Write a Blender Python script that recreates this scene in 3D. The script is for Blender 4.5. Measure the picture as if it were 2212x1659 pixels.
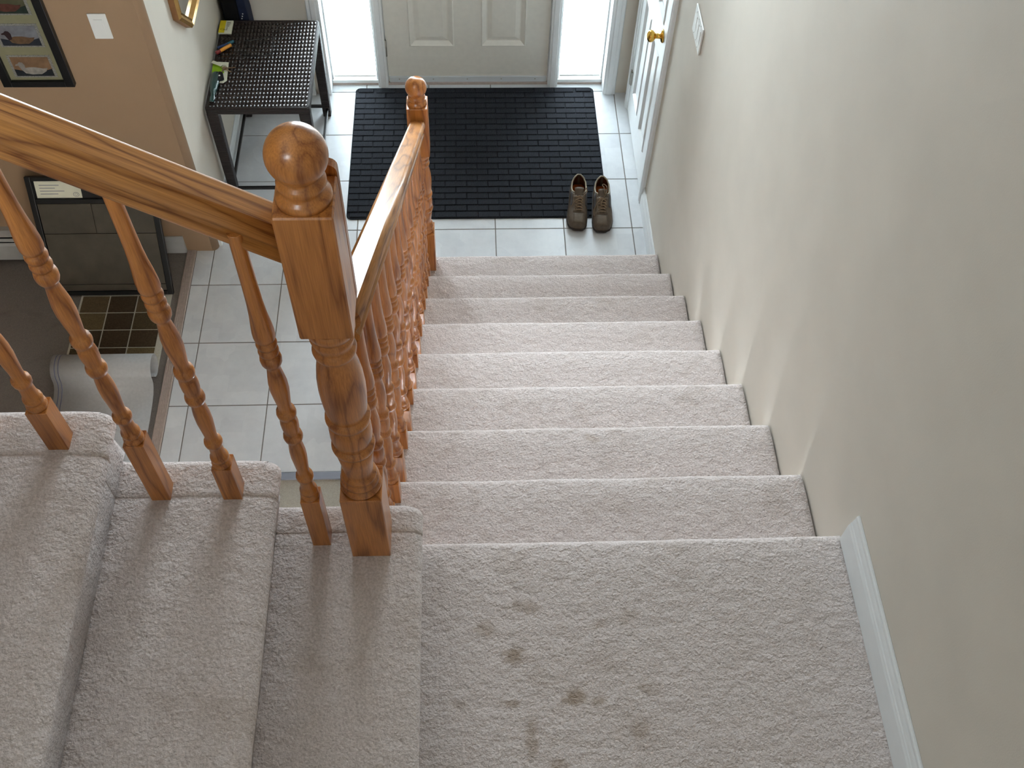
import bpy, bmesh, math, random
from mathutils import Vector, Matrix, noise as mnoise

for o in list(bpy.data.objects):
    bpy.data.objects.remove(o, do_unlink=True)
scene = bpy.context.scene
C = scene.collection
random.seed(7)
PI = math.pi

# ------------------------------------------------------------------ camera
cam_d = bpy.data.cameras.new('camera')
cam = bpy.data.objects.new('camera', cam_d)
C.objects.link(cam)
cam.location = (-0.9218, -3.3341, 3.9492)
cam.rotation_euler = (0.5989, -0.0244, -0.0349)
cam_d.sensor_fit = 'HORIZONTAL'
cam_d.sensor_width = 36.0
cam_d.lens = 2222.94 / 2212 * 36.0
cam_d.clip_start = 0.05
scene.camera = cam

# ------------------------------------------------------------------ world / light / exposure
SKY = 36.0
w = bpy.data.worlds.new('world')
scene.world = w
w.use_nodes = True
bg = w.node_tree.nodes['Background']
bg.inputs[0].default_value = (0.82, 0.90, 1.0, 1)
bg.inputs[1].default_value = SKY
vs = scene.view_settings
vs.view_transform = 'Standard'
vs.look = 'None'
vs.gamma = 1.0
vs.use_curve_mapping = False
vs.exposure = 0.3
cy = scene.cycles
cy.max_bounces = 8
cy.diffuse_bounces = 4
cy.adaptive_threshold = 0.02
cy.glossy_bounces = 3
cy.transparent_max_bounces = 8
cy.caustics_reflective = False
cy.caustics_refractive = False


def portal(name, loc, rot, sx, sy):
    l = bpy.data.lights.new(name, 'AREA')
    l.shape = 'RECTANGLE'
    l.size = sx
    l.size_y = sy
    l.cycles.is_portal = True
    o = bpy.data.objects.new(name, l)
    o.location = loc
    o.rotation_euler = rot
    C.objects.link(o)


# daylight portals sit in the window openings; the one behind the landing is added fill
portal('sidelight_portal', (-1.555, 1.56, 1.02), (-PI / 2, 0, 0), 0.27, 2.0)
portal('sidelight_portal', (-0.265, 1.56, 1.02), (-PI / 2, 0, 0), 0.27, 2.0)
portal('upper_window_portal', (-0.915, 1.56, 2.7), (-PI / 2, 0, 0), 1.5, 1.0)
portal('added_fill_portal', (-2.3, -4.15, 4.3), (PI / 2, 0, 0), 1.1, 0.6)  # portal of the window added behind the landing for fill light


# ------------------------------------------------------------------ helpers
def tag(o, label=None, cat=None, group=None, kind=None):
    if label:
        o['label'] = label
    if cat:
        o['category'] = cat
    if group:
        o['group'] = group
    if kind:
        o['kind'] = kind
    return o


def empty(name, loc=(0, 0, 0), rz=0, parent=None):
    o = bpy.data.objects.new(name, None)
    o.empty_display_size = 0.05
    C.objects.link(o)
    o.location = loc
    o.rotation_euler = (0, 0, rz)
    if parent:
        o.parent = parent
    return o


def obj(name, bm, mat, parent=None, loc=None, rot=None, smooth=False):
    me = bpy.data.meshes.new(name)
    bmesh.ops.recalc_face_normals(bm, faces=bm.faces)
    if smooth:
        for f in bm.faces:
            f.smooth = True
    bm.to_mesh(me)
    bm.free()
    return obj_me(name, me, mat, parent, loc, rot)


def obj_me(name, me, mat, parent=None, loc=None, rot=None):
    if mat is not None and not me.materials:
        me.materials.append(mat)
    o = bpy.data.objects.new(name, me)
    C.objects.link(o)
    if parent:
        o.parent = parent
    if loc:
        o.location = loc
    if rot:
        o.rotation_euler = rot
    return o


def struct(name, bm, mat, label=None, **k):
    o = obj(name, bm, mat, **k)
    o['kind'] = 'structure'
    if label:
        o['label'] = label
    return o


def box(bm, x0, x1, y0, y1, z0, z1, bev=0.0, seg=2):
    t = bmesh.new()
    v = [t.verts.new((x, y, z)) for x in (x0, x1) for y in (y0, y1) for z in (z0, z1)]
    for f in ((0, 1, 3, 2), (4, 6, 7, 5), (0, 4, 5, 1), (2, 3, 7, 6), (0, 2, 6, 4), (1, 5, 7, 3)):
        t.faces.new([v[i] for i in f])
    if bev > 0:
        bmesh.ops.bevel(t, geom=list(t.edges), offset=bev, segments=seg, profile=0.5, affect='EDGES')
    join(bm, t)
    return bm


def join(bm, t, M=None):
    m = {}
    for v in t.verts:
        m[v] = bm.verts.new(M @ v.co if M else v.co)
    for f in t.faces:
        try:
            nf = bm.faces.new([m[v] for v in f.verts])
            nf.smooth = f.smooth
        except ValueError:
            pass
    t.free()


def bx(*a, **k):
    return box(bmesh.new(), *a, **k)


def lathe(bm, prof, seg=28, cx=0, cy=0, cap=True):
    rings = []
    for z, r in prof:
        if r < 1e-6:
            rings.append([bm.verts.new((cx, cy, z))])
        else:
            rings.append([bm.verts.new((cx + r * math.cos(2 * PI * i / seg), cy + r * math.sin(2 * PI * i / seg), z)) for i in range(seg)])
    for a, b in zip(rings, rings[1:]):
        for i in range(seg):
            j = (i + 1) % seg
            if len(a) == 1 and len(b) == 1:
                continue
            if len(a) == 1:
                f = bm.faces.new((a[0], b[i], b[j]))
            elif len(b) == 1:
                f = bm.faces.new((a[i], a[j], b[0]))
            else:
                f = bm.faces.new((a[i], a[j], b[j], b[i]))
            f.smooth = True
    if cap:
        for r in (rings[0], rings[-1]):
            if len(r) > 2:
                bm.faces.new(r)
    return bm


def prism(bm, pts, axis, a, b):
    """extrude a 2D outline along axis ('x','y','z') from a to b."""
    def P(u, v, t):
        return {'x': (t, u, v), 'y': (u, t, v), 'z': (u, v, t)}[axis]
    r0 = [bm.verts.new(P(u, v, a)) for u, v in pts]
    r1 = [bm.verts.new(P(u, v, b)) for u, v in pts]
    n = len(pts)
    for i in range(n):
        j = (i + 1) % n
        bm.faces.new((r0[i], r0[j], r1[j], r1[i]))
    bm.faces.new(r0)
    bm.faces.new(r1)
    return bm


def tube(bm, pts, rad, seg=8, closed=False, flat=1.0):
    pts = [Vector(p) for p in pts]
    n = len(pts)
    rings = []
    up = Vector((0, 0, 1))
    for i, p in enumerate(pts):
        if closed:
            d = pts[(i + 1) % n] - pts[i - 1]
        else:
            d = pts[min(i + 1, n - 1)] - pts[max(i - 1, 0)]
        d.normalize()
        s = d.cross(up)
        if s.length < 1e-4:
            s = d.cross(Vector((1, 0, 0)))
        s.normalize()
        t = s.cross(d).normalized()
        r = rad(i / (n - 1)) if callable(rad) else rad
        rings.append([bm.verts.new(p + s * r * math.cos(2 * PI * k / seg) + t * r * flat * math.sin(2 * PI * k / seg)) for k in range(seg)])
    m = n if closed else n - 1
    for i in range(m):
        a, b = rings[i], rings[(i + 1) % n]
        for k in range(seg):
            l = (k + 1) % seg
            f = bm.faces.new((a[k], a[l], b[l], b[k]))
            f.smooth = True
    if not closed:
        bm.faces.new(rings[0])
        bm.faces.new(rings[-1])
    return bm


def spline(pts, n=8):
    """Catmull-Rom through the points."""
    P = [Vector(p) for p in pts]
    out = []
    for i in range(len(P) - 1):
        p0, p1, p2, p3 = P[max(i - 1, 0)], P[i], P[i + 1], P[min(i + 2, len(P) - 1)]
        for k in range(n):
            t = k / n
            out.append(0.5 * ((2 * p1) + (p2 - p0) * t + (2 * p0 - 5 * p1 + 4 * p2 - p3) * t * t + (3 * p1 - p0 - 3 * p2 + p3) * t ** 3))
    out.append(P[-1])
    return out


def rrect(x0, x1, y0, y1, r, n=5):
    out = []
    for cx, cy, a in ((x1 - r, y1 - r, 0), (x0 + r, y1 - r, PI / 2), (x0 + r, y0 + r, PI), (x1 - r, y0 + r, 1.5 * PI)):
        for k in range(n + 1):
            t = a + PI / 2 * k / n
            out.append((cx + r * math.cos(t), cy + r * math.sin(t)))
    return out


# ------------------------------------------------------------------ materials
def lin(c):
    return tuple((v / 12.92 if v <= 0.04045 else ((v + 0.055) / 1.055) ** 2.4) for v in (x / 255 for x in c))


def nodes(name):
    m = bpy.data.materials.new(name)
    m.use_nodes = True
    nt = m.node_tree
    return m, nt, nt.nodes['Principled BSDF'], nt.nodes, nt.links


def sset(b, rough=0.5, spec=0.5, metal=0.0, coat=0.0, coat_r=0.1, sheen=0.0):
    b.inputs['Roughness'].default_value = rough
    b.inputs['Specular IOR Level'].default_value = spec
    b.inputs['Metallic'].default_value = metal
    b.inputs['Coat Weight'].default_value = coat
    b.inputs['Coat Roughness'].default_value = coat_r
    b.inputs['Sheen Weight'].default_value = sheen


def plain(name, rgb, rough=0.5, spec=0.5, metal=0.0, coat=0.0, var=0.06, nscale=30, bump=0.0, bscale=200, sheen=0.0):
    """a colour with gentle procedural variation and optional fine relief."""
    m, nt, b, N, L = nodes(name)
    sset(b, rough, spec, metal, coat, sheen=sheen)
    c = lin(rgb)
    tc = N.new('ShaderNodeTexCoord')
    no = N.new('ShaderNodeTexNoise')
    no.inputs['Scale'].default_value = nscale
    no.inputs['Detail'].default_value = 4
    L.new(tc.outputs['Object'], no.inputs['Vector'])
    r = N.new('ShaderNodeValToRGB')
    r.color_ramp.elements[0].position = 0.3
    r.color_ramp.elements[1].position = 0.7
    r.color_ramp.elements[0].color = (*[x * (1 - var) for x in c], 1)
    r.color_ramp.elements[1].color = (*[min(1, x * (1 + var)) for x in c], 1)
    L.new(no.outputs['Fac'], r.inputs['Fac'])
    L.new(r.outputs['Color'], b.inputs['Base Color'])
    if bump:
        n2 = N.new('ShaderNodeTexNoise')
        n2.inputs['Scale'].default_value = bscale
        n2.inputs['Detail'].default_value = 3
        L.new(tc.outputs['Object'], n2.inputs['Vector'])
        bp = N.new('ShaderNodeBump')
        bp.inputs['Strength'].default_value = bump
        bp.inputs['Distance'].default_value = 0.002
        L.new(n2.outputs['Fac'], bp.inputs['Height'])
        L.new(bp.outputs['Normal'], b.inputs['Normal'])
    return m


def oak(name, light, dark, rough=0.3, coat=0.35):
    """varnished oak, grain along local z; every object is cut elsewhere from the log."""
    m, nt, b, N, L = nodes(name)
    sset(b, rough, 0.5, 0, coat, 0.22)
    tc = N.new('ShaderNodeTexCoord')
    oi = N.new('ShaderNodeObjectInfo')
    mul = N.new('ShaderNodeVectorMath')
    mul.operation = 'SCALE'
    cmb = N.new('ShaderNodeCombineXYZ')
    for i in range(3):
        L.new(oi.outputs['Random'], cmb.inputs[i])
    L.new(cmb.outputs[0], mul.inputs[0])
    mul.inputs['Scale'].default_value = 7.3
    add = N.new('ShaderNodeVectorMath')
    L.new(tc.outputs['Object'], add.inputs[0])
    L.new(mul.outputs[0], add.inputs[1])
    mp = N.new('ShaderNodeMapping')
    mp.inputs['Scale'].default_value = (1, 1, 0.12)
    L.new(add.outputs[0], mp.inputs['Vector'])
    # cathedral rings
    big = N.new('ShaderNodeTexNoise')
    big.inputs['Scale'].default_value = 14
    big.inputs['Detail'].default_value = 2
    L.new(mp.outputs[0], big.inputs['Vector'])
    k = N.new('ShaderNodeMath')
    k.operation = 'MULTIPLY'
    k.inputs[1].default_value = 13
    L.new(big.outputs['Fac'], k.inputs[0])
    fr = N.new('ShaderNodeMath')
    fr.operation = 'PINGPONG'
    fr.inputs[1].default_value = 1
    L.new(k.outputs[0], fr.inputs[0])
    # pores
    mp2 = N.new('ShaderNodeMapping')
    mp2.inputs['Scale'].default_value = (1, 1, 0.035)
    L.new(add.outputs[0], mp2.inputs['Vector'])
    por = N.new('ShaderNodeTexNoise')
    por.inputs['Scale'].default_value = 420
    por.inputs['Detail'].default_value = 3
    L.new(mp2.outputs[0], por.inputs['Vector'])
    mx = N.new('ShaderNodeMath')
    mx.operation = 'MULTIPLY_ADD'
    mx.inputs[1].default_value = 0.75
    L.new(por.outputs['Fac'], mx.inputs[0])
    pw = N.new('ShaderNodeMath')
    pw.operation = 'POWER'
    pw.inputs[1].default_value = 3.0
    L.new(fr.outputs[0], pw.inputs[0])
    hl = N.new('ShaderNodeMath')
    hl.operation = 'MULTIPLY'
    hl.inputs[1].default_value = 0.45
    L.new(pw.outputs[0], hl.inputs[0])
    L.new(hl.outputs[0], mx.inputs[2])
    r = N.new('ShaderNodeValToRGB')
    r.color_ramp.elements[0].position = 0.28
    r.color_ramp.elements[1].position = 0.85
    r.color_ramp.elements[0].color = (*lin(light), 1)
    r.color_ramp.elements[1].color = (*lin(dark), 1)
    L.new(mx.outputs[0], r.inputs['Fac'])
    L.new(r.outputs['Color'], b.inputs['Base Color'])
    bp = N.new('ShaderNodeBump')
    bp.inputs['Strength'].default_value = 0.12
    bp.inputs['Distance'].default_value = 0.001
    bp.invert = True
    L.new(mx.outputs[0], bp.inputs['Height'])
    L.new(bp.outputs['Normal'], b.inputs['Normal'])
    return m


def carpet(name, a, c, dirt=(150, 132, 112), spots=(), dirt_amt=0.35, pile=1.0, ps=230):
    """cut pile: fibre relief, soft shading of the nap, dirt and (optionally) single stains."""
    m, nt, b, N, L = nodes(name)
    sset(b, 0.95, 0.05, sheen=0.25)
    geo = N.new('ShaderNodeNewGeometry')
    P = geo.outputs['Position']

    def noise(scale, det, rough=0.55, dist=0.0):
        n = N.new('ShaderNodeTexNoise')
        n.inputs['Scale'].default_value = scale
        n.inputs['Detail'].default_value = det
        n.inputs['Roughness'].default_value = rough
        n.inputs['Distortion'].default_value = dist
        L.new(P, n.inputs['Vector'])
        return n.outputs['Fac']
    r = N.new('ShaderNodeValToRGB')
    r.color_ramp.elements[0].position = 0.35
    r.color_ramp.elements[1].position = 0.65
    r.color_ramp.elements[0].color = (*lin(a), 1)
    r.color_ramp.elements[1].color = (*lin(c), 1)
    L.new(noise(190, 4, 0.7), r.inputs['Fac'])
    mask = N.new('ShaderNodeMapRange')
    mask.inputs['From Min'].default_value = 0.54
    mask.inputs['From Max'].default_value = 0.72
    mask.inputs['To Max'].default_value = dirt_amt
    L.new(noise(7.5, 4, 0.6, 0.6), mask.inputs['Value'])
    fac = mask.outputs['Result']
    wob = noise(38, 3)
    for (x, y, rx, ry, s) in spots:
        v = N.new('ShaderNodeVectorMath')
        v.operation = 'SUBTRACT'
        v.inputs[1].default_value = (x, y, 0)
        L.new(P, v.inputs[0])
        sc = N.new('ShaderNodeVectorMath')
        sc.operation = 'MULTIPLY'
        sc.inputs[1].default_value = (1 / rx, 1 / ry, 0)
        L.new(v.outputs[0], sc.inputs[0])
        ln = N.new('ShaderNodeVectorMath')
        ln.operation = 'LENGTH'
        L.new(sc.outputs[0], ln.inputs[0])
        ad = N.new('ShaderNodeMath')
        ad.operation = 'MULTIPLY_ADD'
        ad.inputs[1].default_value = 2.2
        L.new(wob, ad.inputs[0])
        L.new(ln.outputs['Value'], ad.inputs[2])
        mr = N.new('ShaderNodeMapRange')
        mr.interpolation_type = 'SMOOTHSTEP'
        mr.inputs['From Min'].default_value = 2.35
        mr.inputs['From Max'].default_value = 1.35
        mr.inputs['To Min'].default_value = 0
        mr.inputs['To Max'].default_value = s
        L.new(ad.outputs[0], mr.inputs['Value'])
        mm = N.new('ShaderNodeMath')
        mm.operation = 'MAXIMUM'
        L.new(fac, mm.inputs[0])
        L.new(mr.outputs['Result'], mm.inputs[1])
        fac = mm.outputs[0]
    mix = N.new('ShaderNodeMixRGB')
    L.new(fac, mix.inputs['Fac'])
    L.new(r.outputs['Color'], mix.inputs['Color1'])
    mix.inputs['Color2'].default_value = (*lin(dirt), 1)
    L.new(mix.outputs[0], b.inputs['Base Color'])
    b1 = N.new('ShaderNodeBump')
    b1.inputs['Strength'].default_value = 0.55 * pile
    b1.inputs['Distance'].default_value = 0.006
    L.new(noise(ps, 3, 0.6, 0.3), b1.inputs['Height'])
    b2 = N.new('ShaderNodeBump')
    b2.inputs['Strength'].default_value = 0.35 * pile
    b2.inputs['Distance'].default_value = 0.02
    L.new(noise(34, 3, 0.6), b2.inputs['Height'])
    L.new(b1.outputs['Normal'], b2.inputs['Normal'])
    L.new(b2.outputs['Normal'], b.inputs['Normal'])
    return m


def glass_mat():
    m, nt, b, N, L = nodes('window_glass')
    N.remove(b)
    tr = N.new('ShaderNodeBsdfTransparent')
    tr.inputs[0].default_value = (0.94, 0.97, 0.96, 1)
    gl = N.new('ShaderNodeBsdfGlossy')
    gl.inputs['Roughness'].default_value = 0.02
    fr = N.new('ShaderNodeFresnel')
    fr.inputs['IOR'].default_value = 1.45
    mx = N.new('ShaderNodeMixShader')
    L.new(fr.outputs[0], mx.inputs[0])
    L.new(tr.outputs[0], mx.inputs[1])
    L.new(gl.outputs[0], mx.inputs[2])
    L.new(mx.outputs[0], N['Material Output'].inputs[0])
    return m


def slat_mat():
    m, nt, b, N, L = nodes('blind_slat')
    sset(b, 0.45, 0.4)
    b.inputs['Base Color'].default_value = (0.85, 0.86, 0.84, 1)
    tl = N.new('ShaderNodeBsdfTranslucent')
    tl.inputs[0].default_value = (0.85, 0.88, 0.86, 1)
    mx = N.new('ShaderNodeMixShader')
    mx.inputs[0].default_value = 0.45
    L.new(b.outputs[0], mx.inputs[1])
    L.new(tl.outputs[0], mx.inputs[2])
    L.new(mx.outputs[0], N['Material Output'].inputs[0])
    return m


def tile_mat():
    m, nt, b, N, L = nodes('ceramic_tile')
    sset(b, 0.22, 0.5)
    geo = N.new('ShaderNodeNewGeometry')
    oi = N.new('ShaderNodeObjectInfo')
    n1 = N.new('ShaderNodeTexNoise')
    n1.inputs['Scale'].default_value = 7
    n1.inputs['Detail'].default_value = 6
    n1.inputs['Roughness'].default_value = 0.7
    L.new(geo.outputs['Position'], n1.inputs['Vector'])
    # printed blocky veining, as on the photographed tile
    mp = N.new('ShaderNodeMapping')
    mp.inputs['Rotation'].default_value = (0, 0, 0.0)
    L.new(geo.outputs['Position'], mp.inputs['Vector'])
    vo = N.new('ShaderNodeTexVoronoi')
    vo.distance = 'CHEBYCHEV'
    vo.inputs['Scale'].default_value = 9
    L.new(mp.outputs[0], vo.inputs['Vector'])
    sep = N.new('ShaderNodeSeparateColor')
    L.new(vo.outputs['Color'], sep.inputs[0])
    a = N.new('ShaderNodeMath')
    a.operation = 'MULTIPLY_ADD'
    a.inputs[1].default_value = 0.22
    L.new(sep.outputs[0], a.inputs[0])
    L.new(n1.outputs['Fac'], a.inputs[2])
    a2 = N.new('ShaderNodeMath')
    a2.operation = 'MULTIPLY_ADD'
    a2.inputs[1].default_value = 0.12
    L.new(oi.outputs['Random'], a2.inputs[0])
    L.new(a.outputs[0], a2.inputs[2])
    r = N.new('ShaderNodeValToRGB')
    r.color_ramp.elements[0].position = 0.3
    r.color_ramp.elements[1].position = 0.95
    r.color_ramp.elements[0].color = (*lin((228, 230, 232)), 1)
    r.color_ramp.elements[1].color = (*lin((206, 208, 212)), 1)
    L.new(a2.outputs[0], r.inputs['Fac'])
    L.new(r.outputs[0], b.inputs['Base Color'])
    return m


M = {}
M['wall'] = plain('painted_wall_beige', (208, 200, 187), 0.6, 0.35, var=0.03, nscale=5, bump=0.08, bscale=260)
M['tan'] = plain('painted_wall_tan', (152, 125, 98), 0.65, 0.3, var=0.03, nscale=5, bump=0.08, bscale=260)
M['ceiling'] = plain('ceiling_white', (232, 230, 224), 0.9, 0.2, bump=0.2, bscale=90)
M['trim'] = plain('trim_white', (228, 230, 230), 0.35, 0.5, var=0.02)
M['door'] = plain('door_white', (222, 218, 208), 0.4, 0.45, var=0.03, bump=0.05, bscale=150)
M['doorw'] = plain('closet_door_white', (232, 234, 234), 0.32, 0.5, var=0.02)
M['oak'] = oak('oak_varnished', (198, 128, 64), (136, 76, 30))
M['oakrail'] = oak('oak_handrail', (204, 140, 74), (122, 68, 26), 0.34, 0.5)
landing_spots = [(-0.83, -2.52, 0.03, 0.022, 0.75), (-0.70, -2.615, 0.032, 0.026, 0.75), (-0.645, -2.63, 0.022, 0.012, 0.6),
                 (-0.845, -2.63, 0.024, 0.012, 0.55), (-0.565, -2.70, 0.03, 0.03, 0.5), (-0.81, -2.40, 0.045, 0.02, 0.45),
                 (-0.90, -2.455, 0.03, 0.018, 0.45), (-0.8, -2.71, 0.016, 0.05, 0.5), (-0.75, -2.775, 0.03, 0.03, 0.6),
                 (-0.555, -2.43, 0.03, 0.025, 0.35), (-0.53, -2.6, 0.03, 0.022, 0.35), (-0.96, -2.63, 0.018, 0.012, 0.35),
                 (-0.63, -2.45, 0.02, 0.014, 0.3), (-0.70, -1.62, 0.05, 0.02, 0.45), (-0.56, -1.72, 0.025, 0.02, 0.4)]
M['carpet'] = carpet('carpet_beige', (192, 179, 174), (224, 212, 208), dirt=(150, 130, 110), spots=landing_spots, dirt_amt=0.25, pile=1.3, ps=160)
M['carpet_dark'] = carpet('carpet_taupe', (112, 104, 98), (128, 120, 112), dirt=(98, 90, 84), pile=0.5)
M['carpet_hall'] = carpet('carpet_hall', (160, 154, 142), (176, 170, 158), dirt=(150, 140, 128), pile=0.5)
M['tile'] = tile_mat()
M['grout'] = plain('grout', (128, 122, 116), 0.9, 0.1, bump=0.3, bscale=300)
M['strip'] = plain('strip_taupe', (178, 162, 152), 0.5, 0.4, var=0.08, nscale=60)
M['metalstrip'] = plain('strip_grey', (140, 145, 158), 0.4, 0.5, var=0.03)
M['brass'] = plain('brass', (214, 170, 80), 0.16, 0.5, 1.0, var=0.03)
M['steel'] = plain('hinge_steel', (170, 165, 155), 0.35, 0.5, 1.0)
M['alu'] = plain('aluminium', (206, 210, 212), 0.4, 0.5, 0.0, var=0.02)
M['glass'] = glass_mat()
M['slat'] = slat_mat()
M['plastic'] = plain('white_plastic', (226, 226, 222), 0.35, 0.5, var=0.01)
M['mat'] = plain('mat_charcoal', (40, 42, 47), 0.95, 0.1, var=0.55, nscale=260, bump=1.0, bscale=420)
M['wicker'] = plain('wicker_brown', (36, 26, 24), 0.26, 0.5, coat=0.0, var=0.25, nscale=90)
M['wickerleg'] = None
M['heater'] = plain('heater_grey', (168, 168, 166), 0.45, 0.4, var=0.03)
M['black'] = plain('black_frame', (16, 16, 17), 0.4, 0.4, var=0.2)


def wicker_leg():
    m, nt, b, N, L = nodes('wicker_wrapped')
    sset(b, 0.5, 0.35, 0, 0.0)
    tc = N.new('ShaderNodeTexCoord')
    wv = N.new('ShaderNodeTexWave')
    wv.bands_direction = 'Z'
    wv.inputs['Scale'].default_value = 38
    wv.inputs['Distortion'].default_value = 1.2
    L.new(tc.outputs['Object'], wv.inputs['Vector'])
    r = N.new('ShaderNodeValToRGB')
    r.color_ramp.elements[0].color = (*lin((16, 11, 10)), 1)
    r.color_ramp.elements[1].color = (*lin((42, 30, 27)), 1)
    L.new(wv.outputs['Color'], r.inputs['Fac'])
    L.new(r.outputs[0], b.inputs['Base Color'])
    bp = N.new('ShaderNodeBump')
    bp.inputs['Strength'].default_value = 0.7
    bp.inputs['Distance'].default_value = 0.004
    L.new(wv.outputs['Fac'], bp.inputs['Height'])
    L.new(bp.outputs[0], b.inputs['Normal'])
    return m


M['wickerleg'] = wicker_leg()

# ------------------------------------------------------------------ dimensions
RI = 0.183      # riser
TR = 0.2782     # tread run of the lower flight
ZL = 9 * RI     # landing
YN = -8 * TR    # landing nose
XW = -2.185     # foyer left wall face
YT = 0.20       # tan wall face
YD = 1.385      # front wall face
TOP = 5.0
BACK = -4.1
FARX = -6.0

# ------------------------------------------------------------------ setting: walls, ceiling
struct('wall_right', bx(0, 0.12, BACK - 0.12, YD + 0.2, -0.1, TOP), M['wall'], 'smooth beige wall rising beside the carpeted stairs')
fw = bmesh.new()
OX0, OX1, OZ = -1.705, -0.125, 2.10
WZ0, WZ1 = 2.2, 3.2
box(fw, XW - 0.2, OX0, YD, YD + 0.18, -0.1, TOP)
box(fw, OX1, 0.0, YD, YD + 0.18, -0.1, TOP)
box(fw, OX0, OX1, YD, YD + 0.18, OZ, WZ0)
box(fw, OX0, OX1, YD, YD + 0.18, WZ1, TOP)
struct('wall_front', fw, M['wall'], 'beige front wall around the entrance door and sidelights')
lw = bmesh.new()
box(lw, XW - 0.1, XW, YT + 0.035, YD, -0.1, TOP)
struct('wall_left', lw, M['wall'], 'pale wall beside the wicker table in the foyer')
# tan wall with a bullnose corner
tw = bmesh.new()
R = 0.03
pts = [(FARX, YT), (FARX, YT + 0.12), (XW - 0.1, YT + 0.12), (XW - 0.1, YT + 0.035), (XW, YT + 0.035)]
for k in range(7):
    a = PI / 2 * k / 6
    pts.append((XW - R + R * math.cos(a), YT + R - R * math.sin(a)))
prism(tw, pts, 'z', -0.1, TOP)
for f in tw.faces:
    f.smooth = len(f.verts) == 4 and f.calc_area() < 0.1
struct('wall_inner', tw, M['tan'], 'warm tan wall with a rounded corner carrying the bird picture')
fl = bmesh.new()
box(fl, FARX - 0.15, FARX, BACK, YT + 0.12, -0.1, TOP)
struct('wall_far_left', fl, M['tan'], 'tan end wall of the sitting room')
bw = bmesh.new()
BX0, BX1, BZ0, BZ1 = -2.85, -1.75, 4.0, 4.6  # opening for the added fill window
box(bw, FARX - 0.15, BX0, BACK - 0.15, BACK, -0.1, TOP)
box(bw, BX1, 0.0, BACK - 0.15, BACK, -0.1, TOP)
box(bw, BX0, BX1, BACK - 0.15, BACK, -0.1, BZ0)
box(bw, BX0, BX1, BACK - 0.15, BACK, BZ1, TOP)
struct('wall_back', bw, M['wall'], 'beige wall behind the stair landing')
struct('ceiling', bx(FARX - 0.15, 0.12, BACK - 0.15, YD + 0.18, TOP, TOP + 0.1), M['ceiling'], 'white ceiling high above the stairs')

# ------------------------------------------------------------------ floor of ceramic tiles
TP, TA, TB = 0.3557, 0.0721, 0.3303
FX0, FX1, FY0, FY1 = -2.295, 0.0, TB - 4 * TP, 1.47
floor = struct('floor', bx(FX0, FX1 - 0.001, FY0, FY1 + 0.1, -0.1, -0.0025), M['grout'], 'pale ceramic tile floor of the foyer')
xs = [FX1 - 0.002] + [-TA - i * TP for i in range(7)] + [FX0]
ys = [TB + j * TP for j in range(-4, 4)] + [FY1]
meshes = {}
G = 0.0025
for i in range(len(xs) - 1):
    for j in range(len(ys) - 1):
        x1, x0, y0, y1 = xs[i] - G, xs[i + 1] + G, ys[j] + G, ys[j + 1] - G
        key = (round(x1 - x0, 3), round(y1 - y0, 3))
        if key not in meshes:
            b = bx(-key[0] / 2, key[0] / 2, -key[1] / 2, key[1] / 2, -0.008, 0.0, bev=0.0012, seg=1)
            me = bpy.data.meshes.new('tile')
            b.to_mesh(me)
            b.free()
            me.materials.append(M['tile'])
            meshes[key] = me
        obj_me('tile', meshes[key], None, floor, ((x0 + x1) / 2, (y0 + y1) / 2, 0))

# ribbed transition strip along the left of the tiles, grey one at the near end
ts = bmesh.new()
prof = [(-2.342, -0.02), (-2.342, 0.001), (-2.338, 0.004)]
n = 6
for k in range(n):
    u0 = -2.338 + 0.042 * k / n
    u1 = u0 + 0.042 / n
    prof += [(u0 + 0.001, 0.006), (u1 - 0.002, 0.006), (u1 - 0.001, 0.0035)]
prof += [(-2.2955, 0.002), (-2.2955, -0.02)]
prism(ts, prof, 'y', FY0 - 0.035, YT)
tag(struct('trim_1', ts, M['strip']), 'ribbed taupe edging strip between white tiles and carpet')
es = bmesh.new()
box(es, -2.295, -1.22, FY0 - 0.036, FY0 - 0.001, -0.02, 0.004, bev=0.002)
tag(struct('trim_2', es, M['metalstrip']), 'flat grey metal threshold strip at the near edge of the tiles')
struct('floor_sitting_room', bx(FARX, -2.3425, BACK, YT, -0.1, -0.004), M['carpet_dark'], 'dark taupe carpet of the lower sitting room')
struct('floor_under_stairs', bx(-2.3425, -1.22, BACK, FY0 - 0.0362, -0.1, -0.004), M['carpet_hall'], 'beige floor behind the grey threshold strip')


# ------------------------------------------------------------------ carpeted stairs
def step_profile(depth, rise, R=0.024, over=0.03):
    pts = []
    m = 14
    for k in range(m):
        u = -depth + (depth - R) * (1 - (1 - k / m) ** 1.6)
        dr = max(0.0, 1 - (-u - R) / 0.07)
        pts.append((u, -0.006 * dr * dr, 0.4 if k else 0.0))
    for k in range(9):
        a = PI / 2 - PI * 0.78 * k / 8
        pts.append((-R + R * math.cos(a), -R - 0.006 + R * math.sin(a), 1.0))
    pts.append((-over + 0.004, -2.1 * R - 0.004, 1.0))
    pts.append((-over, -2.1 * R - 0.022, 0.6))
    pts.append((-over, -rise, 0.0))
    pts.append((-depth, -rise, 0.0))
    return pts


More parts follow.
